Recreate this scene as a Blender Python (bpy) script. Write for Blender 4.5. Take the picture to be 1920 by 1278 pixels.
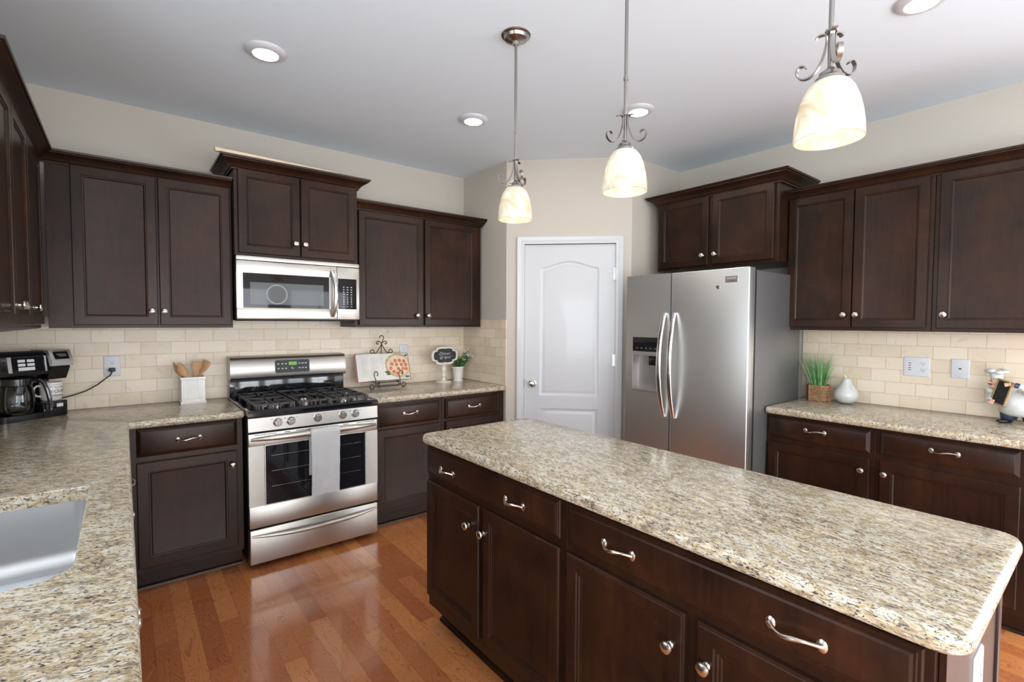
import bpy, bmesh, math, random
from mathutils import Vector, Matrix
PI = math.pi
R = math.radians
rnd = random.Random(7)
for o in list(bpy.data.objects):
    bpy.data.objects.remove(o, do_unlink=True)
sc = bpy.context.scene
COL = sc.collection

# ------------------------------------------------------------------ camera
cam_data = bpy.data.cameras.new('camera')
cam = bpy.data.objects.new('camera', cam_data)
COL.objects.link(cam)
cam_data.sensor_width = 36.0
cam_data.lens = 919.5 / 1920 * 36
cam_data.shift_x = -3.8 / 1920
cam_data.clip_start = 0.05
_yaw, _pit, _rol = R(-38.528), R(-2.198), R(0.269)
_f = Vector((-math.sin(_yaw) * math.cos(_pit), math.cos(_yaw) * math.cos(_pit), math.sin(_pit)))
_r = Vector((math.cos(_yaw), math.sin(_yaw), 0))
_u = _r.cross(_f)
_r2 = _r * math.cos(_rol) + _u * math.sin(_rol)
_u2 = _u * math.cos(_rol) - _r * math.sin(_rol)
m = Matrix((_r2, _u2, -_f)).transposed().to_4x4()
m.translation = Vector((-0.534, -3.769, 1.427))
cam.matrix_world = m
sc.camera = cam

# ------------------------------------------------------------------ world, light, exposure
sc.view_settings.view_transform = 'Standard'
sc.view_settings.look = 'None'
sc.view_settings.gamma = 1
sc.view_settings.use_curve_mapping = False
sc.view_settings.exposure = 0.08
world = bpy.data.worlds.new('daylight')
sc.world = world
world.use_nodes = True
bgn = world.node_tree.nodes['Background']
bgn.inputs[0].default_value = (0.80, 0.90, 1.0, 1)
bgn.inputs[1].default_value = 1.5

def area(name, loc, direction, sx, sy, power, col=(1, 1, 1)):
    d = bpy.data.lights.new(name, 'AREA')
    d.shape = 'RECTANGLE'
    d.size, d.size_y, d.energy, d.color = sx, sy, power, col
    o = bpy.data.objects.new(name, d)
    COL.objects.link(o)
    o.location = loc
    o.rotation_euler = Vector(direction).to_track_quat('-Z', 'Y').to_euler()
    return o
XL, XR, HC, YR = -1.168, 3.22, 2.711, -6.9      # room: left, right, ceiling, rear
WIN = {  # windows out of the frame; rear and far left enlarged, right added, to even the light: rear wall (x0,x1,z0,z1), left and right wall (y0,y1,z0,z1)
    'rear': [(-1.00, 0.15, 0.12, 2.05), (0.45, 1.60, 0.12, 2.05), (1.90, 3.05, 0.12, 2.05)],
    'left': [(-3.05, -1.80, 1.10, 2.25), (-6.4, -4.2, 0.30, 2.35)],
    'right': [(-6.4, -4.2, 0.20, 2.00)]}  # added opening, brings light to the left and back cabinets
DAY = (0.90, 0.95, 1.0)
for i, (a0, a1, c0, c1) in enumerate(WIN['rear']):
    area('daylight_rear', ((a0 + a1) / 2, YR - 0.16, (c0 + c1) / 2), (0, 1, 0.0), a1 - a0, c1 - c0, (24, 19, 13)[i] * (a1 - a0) * (c1 - c0), DAY)
for (a0, a1, c0, c1), pw in zip(WIN['left'], (9, 26)):
    area('daylight_left', (XL - 0.16, (a0 + a1) / 2, (c0 + c1) / 2), (1, 0, 0.35), a1 - a0, c1 - c0, pw * (a1 - a0) * (c1 - c0), DAY)
for (a0, a1, c0, c1) in WIN['right']:
    area('fill_right', (XR + 0.16, (a0 + a1) / 2, (c0 + c1) / 2), (-1, 0, 0.0), a1 - a0, c1 - c0, 27 * (a1 - a0) * (c1 - c0), DAY)  # fill light through the added right-wall opening

# ------------------------------------------------------------------ materials
def new_mat(name):
    m_ = bpy.data.materials.new(name)
    m_.use_nodes = True
    nt = m_.node_tree
    return m_, nt, nt.nodes['Principled BSDF']
def pbr(name, col, rough=0.5, metal=0.0, coat=0.0, coat_r=0.05, spec=None, emit=None, estr=0, noise=0.0, nscale=30):
    m_, nt, b = new_mat(name)
    b.inputs['Base Color'].default_value = (*col, 1)
    b.inputs['Roughness'].default_value = rough
    b.inputs['Metallic'].default_value = metal
    b.inputs['Coat Weight'].default_value = coat
    b.inputs['Coat Roughness'].default_value = coat_r
    if spec is not None: b.inputs['Specular IOR Level'].default_value = spec
    if emit:
        b.inputs['Emission Color'].default_value = (*emit, 1)
        b.inputs['Emission Strength'].default_value = estr
    if noise:
        n = node(nt, 'ShaderNodeTexNoise', Scale=nscale, Detail=3)
        tc = nt.nodes.new('ShaderNodeTexCoord')
        nt.links.new(tc.outputs['Object'], n.inputs['Vector'])
        r_ = ramp(nt, n.outputs['Fac'], [(0.3, tuple(c * (1 - noise) for c in col)), (0.7, tuple(min(1, c * (1 + noise)) for c in col))])
        nt.links.new(r_, b.inputs['Base Color'])
    return m_
def node(nt, typ, **kw):
    n = nt.nodes.new(typ)
    for k, v in kw.items():
        if k in n.inputs: n.inputs[k].default_value = v
        else: setattr(n, k, v)
    return n
def ramp(nt, fac, stops, interp='LINEAR'):
    n = nt.nodes.new('ShaderNodeValToRGB')
    cr = n.color_ramp
    cr.interpolation = interp
    while len(cr.elements) < len(stops): cr.elements.new(0.5)
    for e, (p, c) in zip(cr.elements, stops):
        e.position = p
        e.color = (*c, 1) if len(c) == 3 else c
    nt.links.new(fac, n.inputs['Fac'])
    return n.outputs['Color']
def mapping(nt, scale=(1, 1, 1), rot=(0, 0, 0), loc=(0, 0, 0), src=None):
    if src is None:
        src = nt.nodes.new('ShaderNodeTexCoord').outputs['Object']
    mp = nt.nodes.new('ShaderNodeMapping')
    mp.inputs['Scale'].default_value = scale
    mp.inputs['Rotation'].default_value = rot
    mp.inputs['Location'].default_value = loc
    nt.links.new(src, mp.inputs['Vector'])
    return mp.outputs['Vector']
def mixc(nt, fac, a, b, blend='MIX'):
    n = nt.nodes.new('ShaderNodeMix')
    n.data_type = 'RGBA'
    n.blend_type = blend
    for s, v in ((0, fac), (6, a), (7, b)):
        if isinstance(v, bpy.types.NodeSocket): nt.links.new(v, n.inputs[s])
        elif s == 0: n.inputs[s].default_value = v
        else: n.inputs[s].default_value = (*v, 1)
    return n.outputs[2]
def math_n(nt, op, a, b=0.0):
    n = nt.nodes.new('ShaderNodeMath')
    n.operation = op
    for i, v in enumerate((a, b)):
        if isinstance(v, bpy.types.NodeSocket): nt.links.new(v, n.inputs[i])
        else: n.inputs[i].default_value = v
    return n.outputs[0]
def bump(nt, b, h, strength=0.2, dist=0.002):
    n = node(nt, 'ShaderNodeBump')
    n.inputs['Strength'].default_value = strength
    n.inputs['Distance'].default_value = dist
    nt.links.new(h, n.inputs['Height'])
    nt.links.new(n.outputs['Normal'], b.inputs['Normal'])

def wood_mat(name, c0, c1, rough=0.30, coat=0.35):
    m_, nt, b = new_mat(name)
    v = mapping(nt, (1, 1, 1))
    n = node(nt, 'ShaderNodeTexNoise', Scale=3.5, Detail=5, Roughness=0.65)
    nt.links.new(v, n.inputs['Vector'])
    g = node(nt, 'ShaderNodeTexNoise', Scale=1.0, Detail=6, Roughness=0.6)
    nt.links.new(mapping(nt, (60, 60, 5)), g.inputs['Vector'])
    c = ramp(nt, n.outputs['Fac'], [(0.33, c0), (0.60, tuple(v_ * 0.8 for v_ in c1)), (0.75, (c1[0] * 1.9, c1[1] * 1.6, c1[2] * 1.2))])
    c = mixc(nt, 0.35, c, ramp(nt, g.outputs['Fac'], [(0.3, c0), (0.75, c1)]))
    nt.links.new(c, b.inputs['Base Color'])
    rr = ramp(nt, n.outputs['Fac'], [(0.3, (rough * 0.95,) * 3), (0.7, (rough * 1.08,) * 3)])
    nt.links.new(rr, b.inputs['Roughness'])
    b.inputs['Coat Weight'].default_value = coat
    b.inputs['Coat Roughness'].default_value = 0.18
    b.inputs['Specular IOR Level'].default_value = 0.27
    b.inputs['Specular Tint'].default_value = (1.0, 0.90, 0.86, 1)
    return m_
def granite_mat(name='granite', ang=20):
    m_, nt, b = new_mat(name)
    base = mapping(nt, (1, 1, 1), (0, 0, R(ang)))
    v = mapping(nt, (0.50, 1.15, 1.15), (0, 0, 0), src=base)
    big = node(nt, 'ShaderNodeTexNoise', Scale=48, Detail=4, Roughness=0.6, Distortion=0.6)
    nt.links.new(v, big.inputs['Vector'])
    c = ramp(nt, big.outputs['Fac'], [(0.30, (0.26, 0.20, 0.13)), (0.42, (0.45, 0.355, 0.215)), (0.52, (0.57, 0.475, 0.315)),
                                      (0.62, (0.66, 0.62, 0.52)), (0.78, (0.46, 0.32, 0.18))])
    wh = node(nt, 'ShaderNodeTexNoise', Scale=120, Detail=3, Roughness=0.55, Distortion=0.8)
    nt.links.new(v, wh.inputs['Vector'])
    c = mixc(nt, ramp(nt, wh.outputs['Fac'], [(0.52, (0, 0, 0)), (0.66, (0.8,) * 3)]), c, (0.70, 0.69, 0.65))
    gr = node(nt, 'ShaderNodeTexNoise', Scale=70, Detail=3, Roughness=0.6, Distortion=0.8)
    nt.links.new(mapping(nt, (1, 1, 1), (0, 0, 0), (3.1, 1.7, 0.4), src=v), gr.inputs['Vector'])
    c = mixc(nt, ramp(nt, gr.outputs['Fac'], [(0.56, (0, 0, 0)), (0.66, (0.7,) * 3)]), c, (0.20, 0.15, 0.12))
    v2 = mapping(nt, (0.40, 1.15, 1.15), (0, 0, 0), (7.3, 2.2, 1.1), src=base)
    dk = node(nt, 'ShaderNodeTexNoise', Scale=120, Detail=4, Roughness=0.62, Distortion=2.4)
    nt.links.new(v2, dk.inputs['Vector'])
    c = mixc(nt, ramp(nt, dk.outputs['Fac'], [(0.54, (0, 0, 0)), (0.59, (0.95,) * 3)]), c, (0.040, 0.036, 0.045))
    nt.links.new(c, b.inputs['Base Color'])
    b.inputs['Roughness'].default_value = 0.16
    b.inputs['Specular IOR Level'].default_value = 0.45
    return m_
def tile_mat():
    m_, nt, b = new_mat('travertine_tile')
    tc = nt.nodes.new('ShaderNodeTexCoord')
    sp = nt.nodes.new('ShaderNodeSeparateXYZ')
    nt.links.new(tc.outputs['Object'], sp.inputs[0])
    cb = nt.nodes.new('ShaderNodeCombineXYZ')
    nt.links.new(math_n(nt, 'ADD', math_n(nt, 'SUBTRACT', sp.outputs[0], sp.outputs[1]), 20.03), cb.inputs[0])
    nt.links.new(math_n(nt, 'SUBTRACT', sp.outputs[2], 0.914 - 0.0762 * 4), cb.inputs[1])
    br = node(nt, 'ShaderNodeTexBrick', Scale=1.0)
    br.offset = 0.5
    br.inputs['Color1'].default_value = (0.85, 0.72, 0.56, 1)
    br.inputs['Color2'].default_value = (0.69, 0.55, 0.39, 1)
    br.inputs['Mortar'].default_value = (0.50, 0.41, 0.31, 1)
    br.inputs['Mortar Size'].default_value = 0.0014
    br.inputs['Mortar Smooth'].default_value = 0.3
    br.inputs['Bias'].default_value = -0.35
    br.inputs['Brick Width'].default_value = 0.1524
    br.inputs['Row Height'].default_value = 0.0762
    nt.links.new(cb.outputs[0], br.inputs['Vector'])
    n = node(nt, 'ShaderNodeTexNoise', Scale=14, Detail=6, Roughness=0.65, Distortion=0.8)
    nt.links.new(tc.outputs['Object'], n.inputs['Vector'])
    c = mixc(nt, ramp(nt, n.outputs['Fac'], [(0.45, (0, 0, 0)), (0.75, (0.55,) * 3)]), br.outputs['Color'], (0.78, 0.72, 0.62))
    c = mixc(nt, ramp(nt, n.outputs['Fac'], [(0.25, (0.45,) * 3), (0.42, (0, 0, 0))]), c, (0.50, 0.38, 0.24))
    nt.links.new(c, b.inputs['Base Color'])
    b.inputs['Roughness'].default_value = 0.32
    bump(nt, b, math_n(nt, 'SUBTRACT', 1.0, br.outputs['Fac']), 0.5, 0.0015)
    return m_
def floor_mat():
    m_, nt, b = new_mat('hardwood_planks')
    tc = nt.nodes.new('ShaderNodeTexCoord')
    sp = nt.nodes.new('ShaderNodeSeparateXYZ')
    nt.links.new(tc.outputs['Object'], sp.inputs[0])
    cb = nt.nodes.new('ShaderNodeCombineXYZ')
    row = math_n(nt, 'FLOOR', math_n(nt, 'DIVIDE', math_n(nt, 'ADD', sp.outputs[0], 10.0 - 0.0), 0.083))
    sh = math_n(nt, 'FRACT', math_n(nt, 'MULTIPLY', math_n(nt, 'SINE', math_n(nt, 'MULTIPLY', row, 12.9898)), 437.585))
    nt.links.new(math_n(nt, 'ADD', math_n(nt, 'ADD', sp.outputs[1], 20.0), math_n(nt, 'MULTIPLY', sh, 0.9)), cb.inputs[0])
    nt.links.new(math_n(nt, 'ADD', sp.outputs[0], 10.0), cb.inputs[1])
    br = node(nt, 'ShaderNodeTexBrick', Scale=1.0)
    br.offset = 0.0
    br.inputs['Color1'].default_value = (0, 0, 0, 1)
    br.inputs['Color2'].default_value = (1, 1, 1, 1)
    br.inputs['Mortar'].default_value = (0.5, 0.5, 0.5, 1)
    br.inputs['Mortar Size'].default_value = 0.0009
    br.inputs['Mortar Smooth'].default_value = 0.4
    br.inputs['Brick Width'].default_value = 0.62
    br.inputs['Row Height'].default_value = 0.083
    nt.links.new(cb.outputs[0], br.inputs['Vector'])
    c = ramp(nt, br.outputs['Color'], [(0.0, (0.370, 0.105, 0.036)), (0.35, (0.510, 0.165, 0.052)), (0.7, (0.640, 0.245, 0.080)), (1.0, (0.460, 0.138, 0.046))])
    # per-plank shifted grain
    cb2 = nt.nodes.new('ShaderNodeCombineXYZ')
    nt.links.new(math_n(nt, 'ADD', math_n(nt, 'MULTIPLY', sp.outputs[0], 9.0), math_n(nt, 'MULTIPLY', row, 3.7)), cb2.inputs[0])
    nt.links.new(math_n(nt, 'ADD', math_n(nt, 'MULTIPLY', sp.outputs[1], 2.6), math_n(nt, 'MULTIPLY', sh, 9.0)), cb2.inputs[1])
    g = node(nt, 'ShaderNodeTexNoise', Scale=1.1, Detail=3, Roughness=0.5, Distortion=1.4)
    nt.links.new(cb2.outputs[0], g.inputs['Vector'])
    bands = math_n(nt, 'FRACT', math_n(nt, 'MULTIPLY', g.outputs['Fac'], 11.0))
    c = mixc(nt, ramp(nt, bands, [(0.0, (0.6,) * 3), (0.22, (0, 0, 0)), (1.0, (0, 0, 0))]), c, (0.200, 0.052, 0.020))
    g2 = node(nt, 'ShaderNodeTexNoise', Scale=2.2, Detail=3, Roughness=0.5)
    nt.links.new(tc.outputs['Object'], g2.inputs['Vector'])
    c = mixc(nt, ramp(nt, g2.outputs['Fac'], [(0.45, (0, 0, 0)), (0.7, (0.35,) * 3)]), c, (0.52, 0.21, 0.08))
    c = mixc(nt, ramp(nt, bands, [(0.0, (0, 0, 0)), (0.80, (0, 0, 0)), (0.92, (0.35,) * 3), (1.0, (0, 0, 0))]), c, (0.60, 0.27, 0.11))
    c = mixc(nt, math_n(nt, 'MULTIPLY', br.outputs['Fac'], 0.55), c, (0.10, 0.035, 0.016))
    nt.links.new(c, b.inputs['Base Color'])
    b.inputs['Roughness'].default_value = 0.26
    b.inputs['Coat Weight'].default_value = 0.8
    b.inputs['Coat Roughness'].default_value = 0.10
    bump(nt, b, math_n(nt, 'SUBTRACT', 1.0, br.outputs['Fac']), 0.4, 0.001)
    return m_
def steel_mat(name, col=(0.62, 0.61, 0.59), rough=0.27, axis='x'):
    m_, nt, b = new_mat(name)
    b.inputs['Metallic'].default_value = 1
    n = node(nt, 'ShaderNodeTexNoise', Scale=1.0, Detail=4, Roughness=0.6)
    sc_ = {'x': (3, 3, 900), 'z': (900, 900, 3)}[axis]
    nt.links.new(mapping(nt, sc_), n.inputs['Vector'])
    nt.links.new(ramp(nt, n.outputs['Fac'], [(0.3, (rough * 0.96,) * 3), (0.7, (rough * 1.04,) * 3)]), b.inputs['Roughness'])
    nt.links.new(ramp(nt, n.outputs['Fac'], [(0.3, tuple(c * 0.975 for c in col)), (0.7, col)]), b.inputs['Base Color'])
    return m_
def alabaster_mat():
    m_, nt, b = new_mat('alabaster_glass')
    n = node(nt, 'ShaderNodeTexNoise', Scale=9, Detail=4, Roughness=0.55, Distortion=2.2)
    nt.links.new(mapping(nt), n.inputs['Vector'])
    c = ramp(nt, n.outputs['Fac'], [(0.36, (0.74, 0.67, 0.52)), (0.5, (0.84, 0.80, 0.70)), (0.64, (0.92, 0.90, 0.84))])
    tr = nt.nodes.new('ShaderNodeBsdfTranslucent')
    nt.links.new(c, tr.inputs['Color'])
    nt.links.new(c, b.inputs['Base Color'])
    b.inputs['Roughness'].default_value = 0.25
    mx = nt.nodes.new('ShaderNodeMixShader')
    mx.inputs[0].default_value = 0.42
    nt.links.new(b.outputs[0], mx.inputs[1])
    nt.links.new(tr.outputs[0], mx.inputs[2])
    nt.links.new(mx.outputs[0], nt.nodes['Material Output'].inputs['Surface'])
    return m_
def glass_mat(name, col, alpha_mix=0.8, rough=0.03):
    m_, nt, b = new_mat(name)
    tr = nt.nodes.new('ShaderNodeBsdfTransparent')
    tr.inputs[0].default_value = (*col, 1)
    gl = nt.nodes.new('ShaderNodeBsdfGlossy')
    gl.inputs['Roughness'].default_value = rough
    mx = nt.nodes.new('ShaderNodeMixShader')
    fr = nt.nodes.new('ShaderNodeFresnel')
    fr.inputs[0].default_value = 1.5
    nt.links.new(fr.outputs[0], mx.inputs[0])
    nt.links.new(tr.outputs[0], mx.inputs[1])
    nt.links.new(gl.outputs[0], mx.inputs[2])
    nt.links.new(mx.outputs[0], nt.nodes['Material Output'].inputs['Surface'])
    return m_
def wall_mat(name, col):
    m_, nt, b = new_mat(name)
    n = node(nt, 'ShaderNodeTexNoise', Scale=220, Detail=2)
    nt.links.new(mapping(nt), n.inputs['Vector'])
    b.inputs['Base Color'].default_value = (*col, 1)
    b.inputs['Roughness'].default_value = 0.7
    b.inputs['Specular IOR Level'].default_value = 0.25
    bump(nt, b, n.outputs['Fac'], 0.05, 0.001)
    return m_
def wicker_mat():
    m_, nt, b = new_mat('wicker')
    tc = nt.nodes.new('ShaderNodeTexCoord')
    sp = nt.nodes.new('ShaderNodeSeparateXYZ')
    nt.links.new(tc.outputs['Object'], sp.inputs[0])
    cb = nt.nodes.new('ShaderNodeCombineXYZ')
    nt.links.new(math_n(nt, 'ADD', sp.outputs[0], math_n(nt, 'MULTIPLY', sp.outputs[1], 1.3)), cb.inputs[0])
    nt.links.new(sp.outputs[2], cb.inputs[1])
    br = node(nt, 'ShaderNodeTexBrick', Scale=1.0)
    br.inputs['Color1'].default_value = (0.50, 0.29, 0.15, 1)
    br.inputs['Color2'].default_value = (0.30, 0.15, 0.07, 1)
    br.inputs['Mortar'].default_value = (0.09, 0.045, 0.02, 1)
    br.inputs['Mortar Size'].default_value = 0.0012
    br.inputs['Mortar Smooth'].default_value = 0.8
    br.inputs['Brick Width'].default_value = 0.018
    br.inputs['Row Height'].default_value = 0.0075
    nt.links.new(cb.outputs[0], br.inputs['Vector'])
    nt.links.new(br.outputs['Color'], b.inputs['Base Color'])
    b.inputs['Roughness'].default_value = 0.6
    bump(nt, b, math_n(nt, 'SUBTRACT', 1.0, br.outputs['Fac']), 0.9, 0.003)
    return m_

M = dict(
    wood=wood_mat('espresso_wood', (0.0060, 0.0038, 0.0030), (0.044, 0.0165, 0.0080), 0.32, 0.05),
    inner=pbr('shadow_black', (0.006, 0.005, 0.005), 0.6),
    granite=granite_mat(), granite_island=granite_mat('granite_island', 93), tile=tile_mat(), floor=floor_mat(),
    wall=wall_mat('wall_paint', (0.560, 0.515, 0.452)),
    ceil=wall_mat('ceiling_paint', (0.755, 0.84, 0.905)),
    white=pbr('white_paint', (0.60, 0.61, 0.63), 0.35, coat=0.15),
    plate=pbr('plate_plastic', (0.68, 0.69, 0.72), 0.35),
    steel=steel_mat('stainless_horizontal', (0.52, 0.495, 0.455), 0.36), steelv=steel_mat('stainless_fridge', (0.80, 0.81, 0.80), 0.40, 'x'),
    sinkst=steel_mat('stainless_sink', (0.66, 0.67, 0.68), 0.34),
    chrome=pbr('polished_handle', (0.80, 0.79, 0.78), 0.20, 1.0),
    nickel=pbr('satin_nickel', (0.70, 0.65, 0.60), 0.24, 1.0),
    lampmetal=pbr('brushed_lamp_metal', (0.33, 0.31, 0.29), 0.34, 1.0),
    dnickel=pbr('dark_nickel', (0.42, 0.39, 0.36), 0.22, 1.0),
    fside=pbr('fridge_side', (0.20, 0.20, 0.20), 0.38, 0.6),
    black=pbr('black_enamel', (0.006, 0.007, 0.009), 0.08, coat=0.5),
    mblack=pbr('matte_black', (0.012, 0.012, 0.013), 0.45),
    plastic=pbr('black_plastic', (0.008, 0.008, 0.010), 0.15, coat=0.3),
    iron=pbr('cast_iron', (0.030, 0.027, 0.030), 0.42),
    wire=pbr('wrought_iron', (0.035, 0.022, 0.016), 0.4, 0.6),
    oglass=pbr('oven_glass', (0.010, 0.010, 0.012), 0.03, spec=0.38),
    mesh=pbr('microwave_mesh', (0.14, 0.15, 0.15), 0.05, 0.0, spec=0.25),
    towel=pbr('towel_cotton', (0.92, 0.92, 0.92), 0.9, noise=0.04, nscale=300),
    ceramic=pbr('white_ceramic', (0.82, 0.80, 0.76), 0.18, coat=0.3),
    pearm=pbr('pear_ceramic', (0.62, 0.63, 0.60), 0.30, coat=0.4, noise=0.05, nscale=40),
    cream=pbr('cream_paint', (0.76, 0.70, 0.62), 0.5),
    chalk=pbr('chalkboard', (0.030, 0.033, 0.040), 0.7),
    chalkw=pbr('chalk_white', (0.85, 0.85, 0.85), 0.9),
    woodl=pbr('light_wood', (0.52, 0.30, 0.15), 0.55, noise=0.15, nscale=25),
    strip=pbr('bare_pine', (0.70, 0.58, 0.40), 0.6, noise=0.08, nscale=15),
    paper=pbr('book_paper', (0.80, 0.76, 0.71), 0.6, noise=0.03, nscale=9),
    faint=pbr('faint_print', (0.66, 0.64, 0.62), 0.7),
    cover=pbr('book_cover', (0.30, 0.12, 0.10), 0.4),
    pie=pbr('pastry', (0.62, 0.42, 0.22), 0.6, noise=0.3, nscale=40),
    cust=pbr('custard', (0.78, 0.66, 0.46), 0.5, noise=0.1, nscale=30),
    tomato=pbr('tomato', (0.72, 0.20, 0.10), 0.35, noise=0.25, nscale=60),
    herb=pbr('herb_green', (0.08, 0.13, 0.05), 0.6),
    leaf=pbr('leaf_green', (0.07, 0.17, 0.05), 0.5, noise=0.35, nscale=30),
    grass=pbr('grass_green', (0.17, 0.36, 0.13), 0.45, noise=0.35, nscale=18),
    petal=pbr('petal_white', (0.82, 0.80, 0.80), 0.6),
    wicker=wicker_mat(),
    skin=pbr('figurine_skin', (0.74, 0.46, 0.33), 0.35), hair=pbr('figurine_hair', (0.10, 0.06, 0.04), 0.4),
    navy=pbr('figurine_navy', (0.03, 0.04, 0.09), 0.35),
    frame=pbr('gold_frame', (0.34, 0.22, 0.10), 0.35),
    shoe=pbr('figurine_shoe', (0.010, 0.009, 0.012), 0.12, coat=0.5),
    lamp=pbr('lit_lens', (1, 0.96, 0.9), 0.5, emit=(1.0, 0.93, 0.80), estr=120),
    bulb=pbr('lit_bulb', (1, 0.96, 0.88), 0.5, emit=(1.0, 0.84, 0.60), estr=4.5),
    lcd=pbr('green_display', (0.02, 0.08, 0.01), 0.3, emit=(0.25, 0.75, 0.08), estr=0.55),
    ink=pbr('white_ink', (0.75, 0.75, 0.75), 0.5), dink=pbr('dark_ink', (0.05, 0.05, 0.06), 0.6),
    badge=pbr('badge_silver', (0.55, 0.50, 0.48), 0.3, 0.8),
    glass=glass_mat('clear_glass', (0.80, 0.82, 0.83)),
    alab=alabaster_mat(),
    coffee_silver=pbr('silver_plastic', (0.50, 0.48, 0.47), 0.3, 0.7),
)

# ------------------------------------------------------------------ helpers
def parent_to(o, p):
    if p is not None: o.parent = p
def tag(o, label=None, cat=None, group=None, kind=None):
    if label: o['label'] = label
    if cat: o['category'] = cat
    if group: o['group'] = group
    if kind: o['kind'] = kind
    return o
def empty(name, loc, rz=0.0, label=None, cat=None, group=None):
    o = bpy.data.objects.new(name, None)
    o.empty_display_size = 0.05
    COL.objects.link(o)
    o.location = loc
    o.rotation_euler = (0, 0, rz)
    return tag(o, label, cat, group)
class MB:
    def __init__(s):
        s.bm = bmesh.new(); s.mi = 0; s.mats = []
    def _m(s, faces):
        for f in faces: f.material_index = s.mi
    def use(s, m_):
        if m_ not in s.mats: s.mats.append(m_)
        s.mi = s.mats.index(m_)
        return s
    def _xf(s, vs, xf):
        if xf is not None:
            for v in vs: v.co = xf @ v.co
    def box(s, x0, x1, y0, y1, z0, z1, bev=0.0, seg=2, xf=None):
        r = bmesh.ops.create_cube(s.bm, size=1.0)
        vs = r['verts']
        for v in vs:
            v.co = Vector(((x0 + x1) / 2 + v.co.x * (x1 - x0), (y0 + y1) / 2 + v.co.y * (y1 - y0), (z0 + z1) / 2 + v.co.z * (z1 - z0)))
        faces = list({f for v in vs for f in v.link_faces})
        if bev > 0:
            es = list({e for v in vs for e in v.link_edges})
            rr = bmesh.ops.bevel(s.bm, geom=es, offset=bev, segments=seg, affect='EDGES', profile=0.5, clamp_overlap=True)
            faces = list({f for f in rr['faces']} | {f for f in faces if f.is_valid})
            vs = list({v for f in faces for v in f.verts})
        s._m(faces); s._xf(vs, xf)
        return s
    def loops(s, rings, closed=True, cap0=True, cap1=True, xf=None):
        L = []
        for ring in rings:
            L.append([s.bm.verts.new(Vector(p)) for p in ring])
        n = len(L[0]); fs = []
        for a, b in zip(L, L[1:]):
            for i in range(n if closed else n - 1):
                j = (i + 1) % n
                try: fs.append(s.bm.faces.new((a[i], a[j], b[j], b[i])))
                except ValueError: pass
        if cap0 and closed: fs.append(s.bm.faces.new(list(reversed(L[0]))))
        if cap1 and closed: fs.append(s.bm.faces.new(L[-1]))
        s._m(fs); s._xf([v for r in L for v in r], xf)
        return s
    def lathe(s, prof, c=(0, 0, 0), seg=24, axis='z', cap0=True, cap1=True, xf=None, sx=1.0, sy=1.0):
        rings = []
        for r, z in prof:
            ring = []
            for i in range(seg):
                a = 2 * PI * i / seg
                p = Vector((max(r, 1e-5) * math.cos(a) * sx, max(r, 1e-5) * math.sin(a) * sy, z))
                if axis == '-y': p = Vector((p.x, -p.z, p.y))
                elif axis == 'x': p = Vector((p.z, p.x, p.y))
                elif axis == 'y': p = Vector((p.y, p.z, p.x))
                ring.append(p + Vector(c))
            rings.append(ring)
        return s.loops(rings, cap0=cap0, cap1=cap1, xf=xf)
    def tube(s, pts, rad, seg=8, xf=None, flat=1.0, up=Vector((0, 0, 1))):
        pts = [Vector(p) for p in pts]
        rs = rad if isinstance(rad, (list, tuple)) else [rad] * len(pts)
        rings = []
        prev = None
        for i, p in enumerate(pts):
            t = (pts[min(i + 1, len(pts) - 1)] - pts[max(i - 1, 0)]).normalized()
            if prev is None:
                a = up.cross(t)
                if a.length < 1e-3: a = Vector((1, 0, 0)).cross(t)
                a.normalize()
            else:
                a = (prev - t * prev.dot(t))
                if a.length < 1e-5: a = up.cross(t)
                a.normalize()
            b = t.cross(a); prev = a
            rings.append([p + a * math.cos(2 * PI * k / seg) * rs[i] + b * math.sin(2 * PI * k / seg) * rs[i] * flat for k in range(seg)])
        return s.loops(rings, xf=xf)
    def ball(s, c, r, seg=16, rings=10, xf=None, rot=None):
        if not isinstance(r, (tuple, list)): r = (r, r, r)
        rr = bmesh.ops.create_uvsphere(s.bm, u_segments=seg, v_segments=rings, radius=1.0)
        for v in rr['verts']:
            p = Vector((v.co.x * r[0], v.co.y * r[1], v.co.z * r[2]))
            if rot is not None: p = rot @ p
            v.co = p + Vector(c)
        s._m(list({f for v in rr['verts'] for f in v.link_faces}))
        s._xf(rr['verts'], xf)
        return s
    def panel(s, x0, x1, z0, z1, yf, rings, xf=None):
        """front panel facing -y: rings of (inset, height) above the plane yf"""
        L = []
        for ins, d in rings:
            L.append([(x0 + ins, yf - d, z0 + ins), (x1 - ins, yf - d, z0 + ins), (x1 - ins, yf - d, z1 - ins), (x0 + ins, yf - d, z1 - ins)])
        return s.loops(L, xf=xf)
    def build(s, name, mat, parent=None, smooth=35):
        bmesh.ops.recalc_face_normals(s.bm, faces=s.bm.faces)
        me = bpy.data.meshes.new(name)
        s.bm.to_mesh(me); s.bm.free()
        if s.mats:
            for m_ in s.mats: me.materials.append(M[m_])
        else: me.materials.append(M[mat] if isinstance(mat, str) else mat)
        if smooth:
            me.shade_smooth()
            me.set_sharp_from_angle(angle=R(smooth))
        o = bpy.data.objects.new(name, me)
        COL.objects.link(o)
        parent_to(o, parent)
        return o
def struct(name, mb, mat, parent=None, smooth=0):
    o = mb.build(name, mat, parent, smooth)
    if parent is None: o['kind'] = 'structure'
    return o
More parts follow.
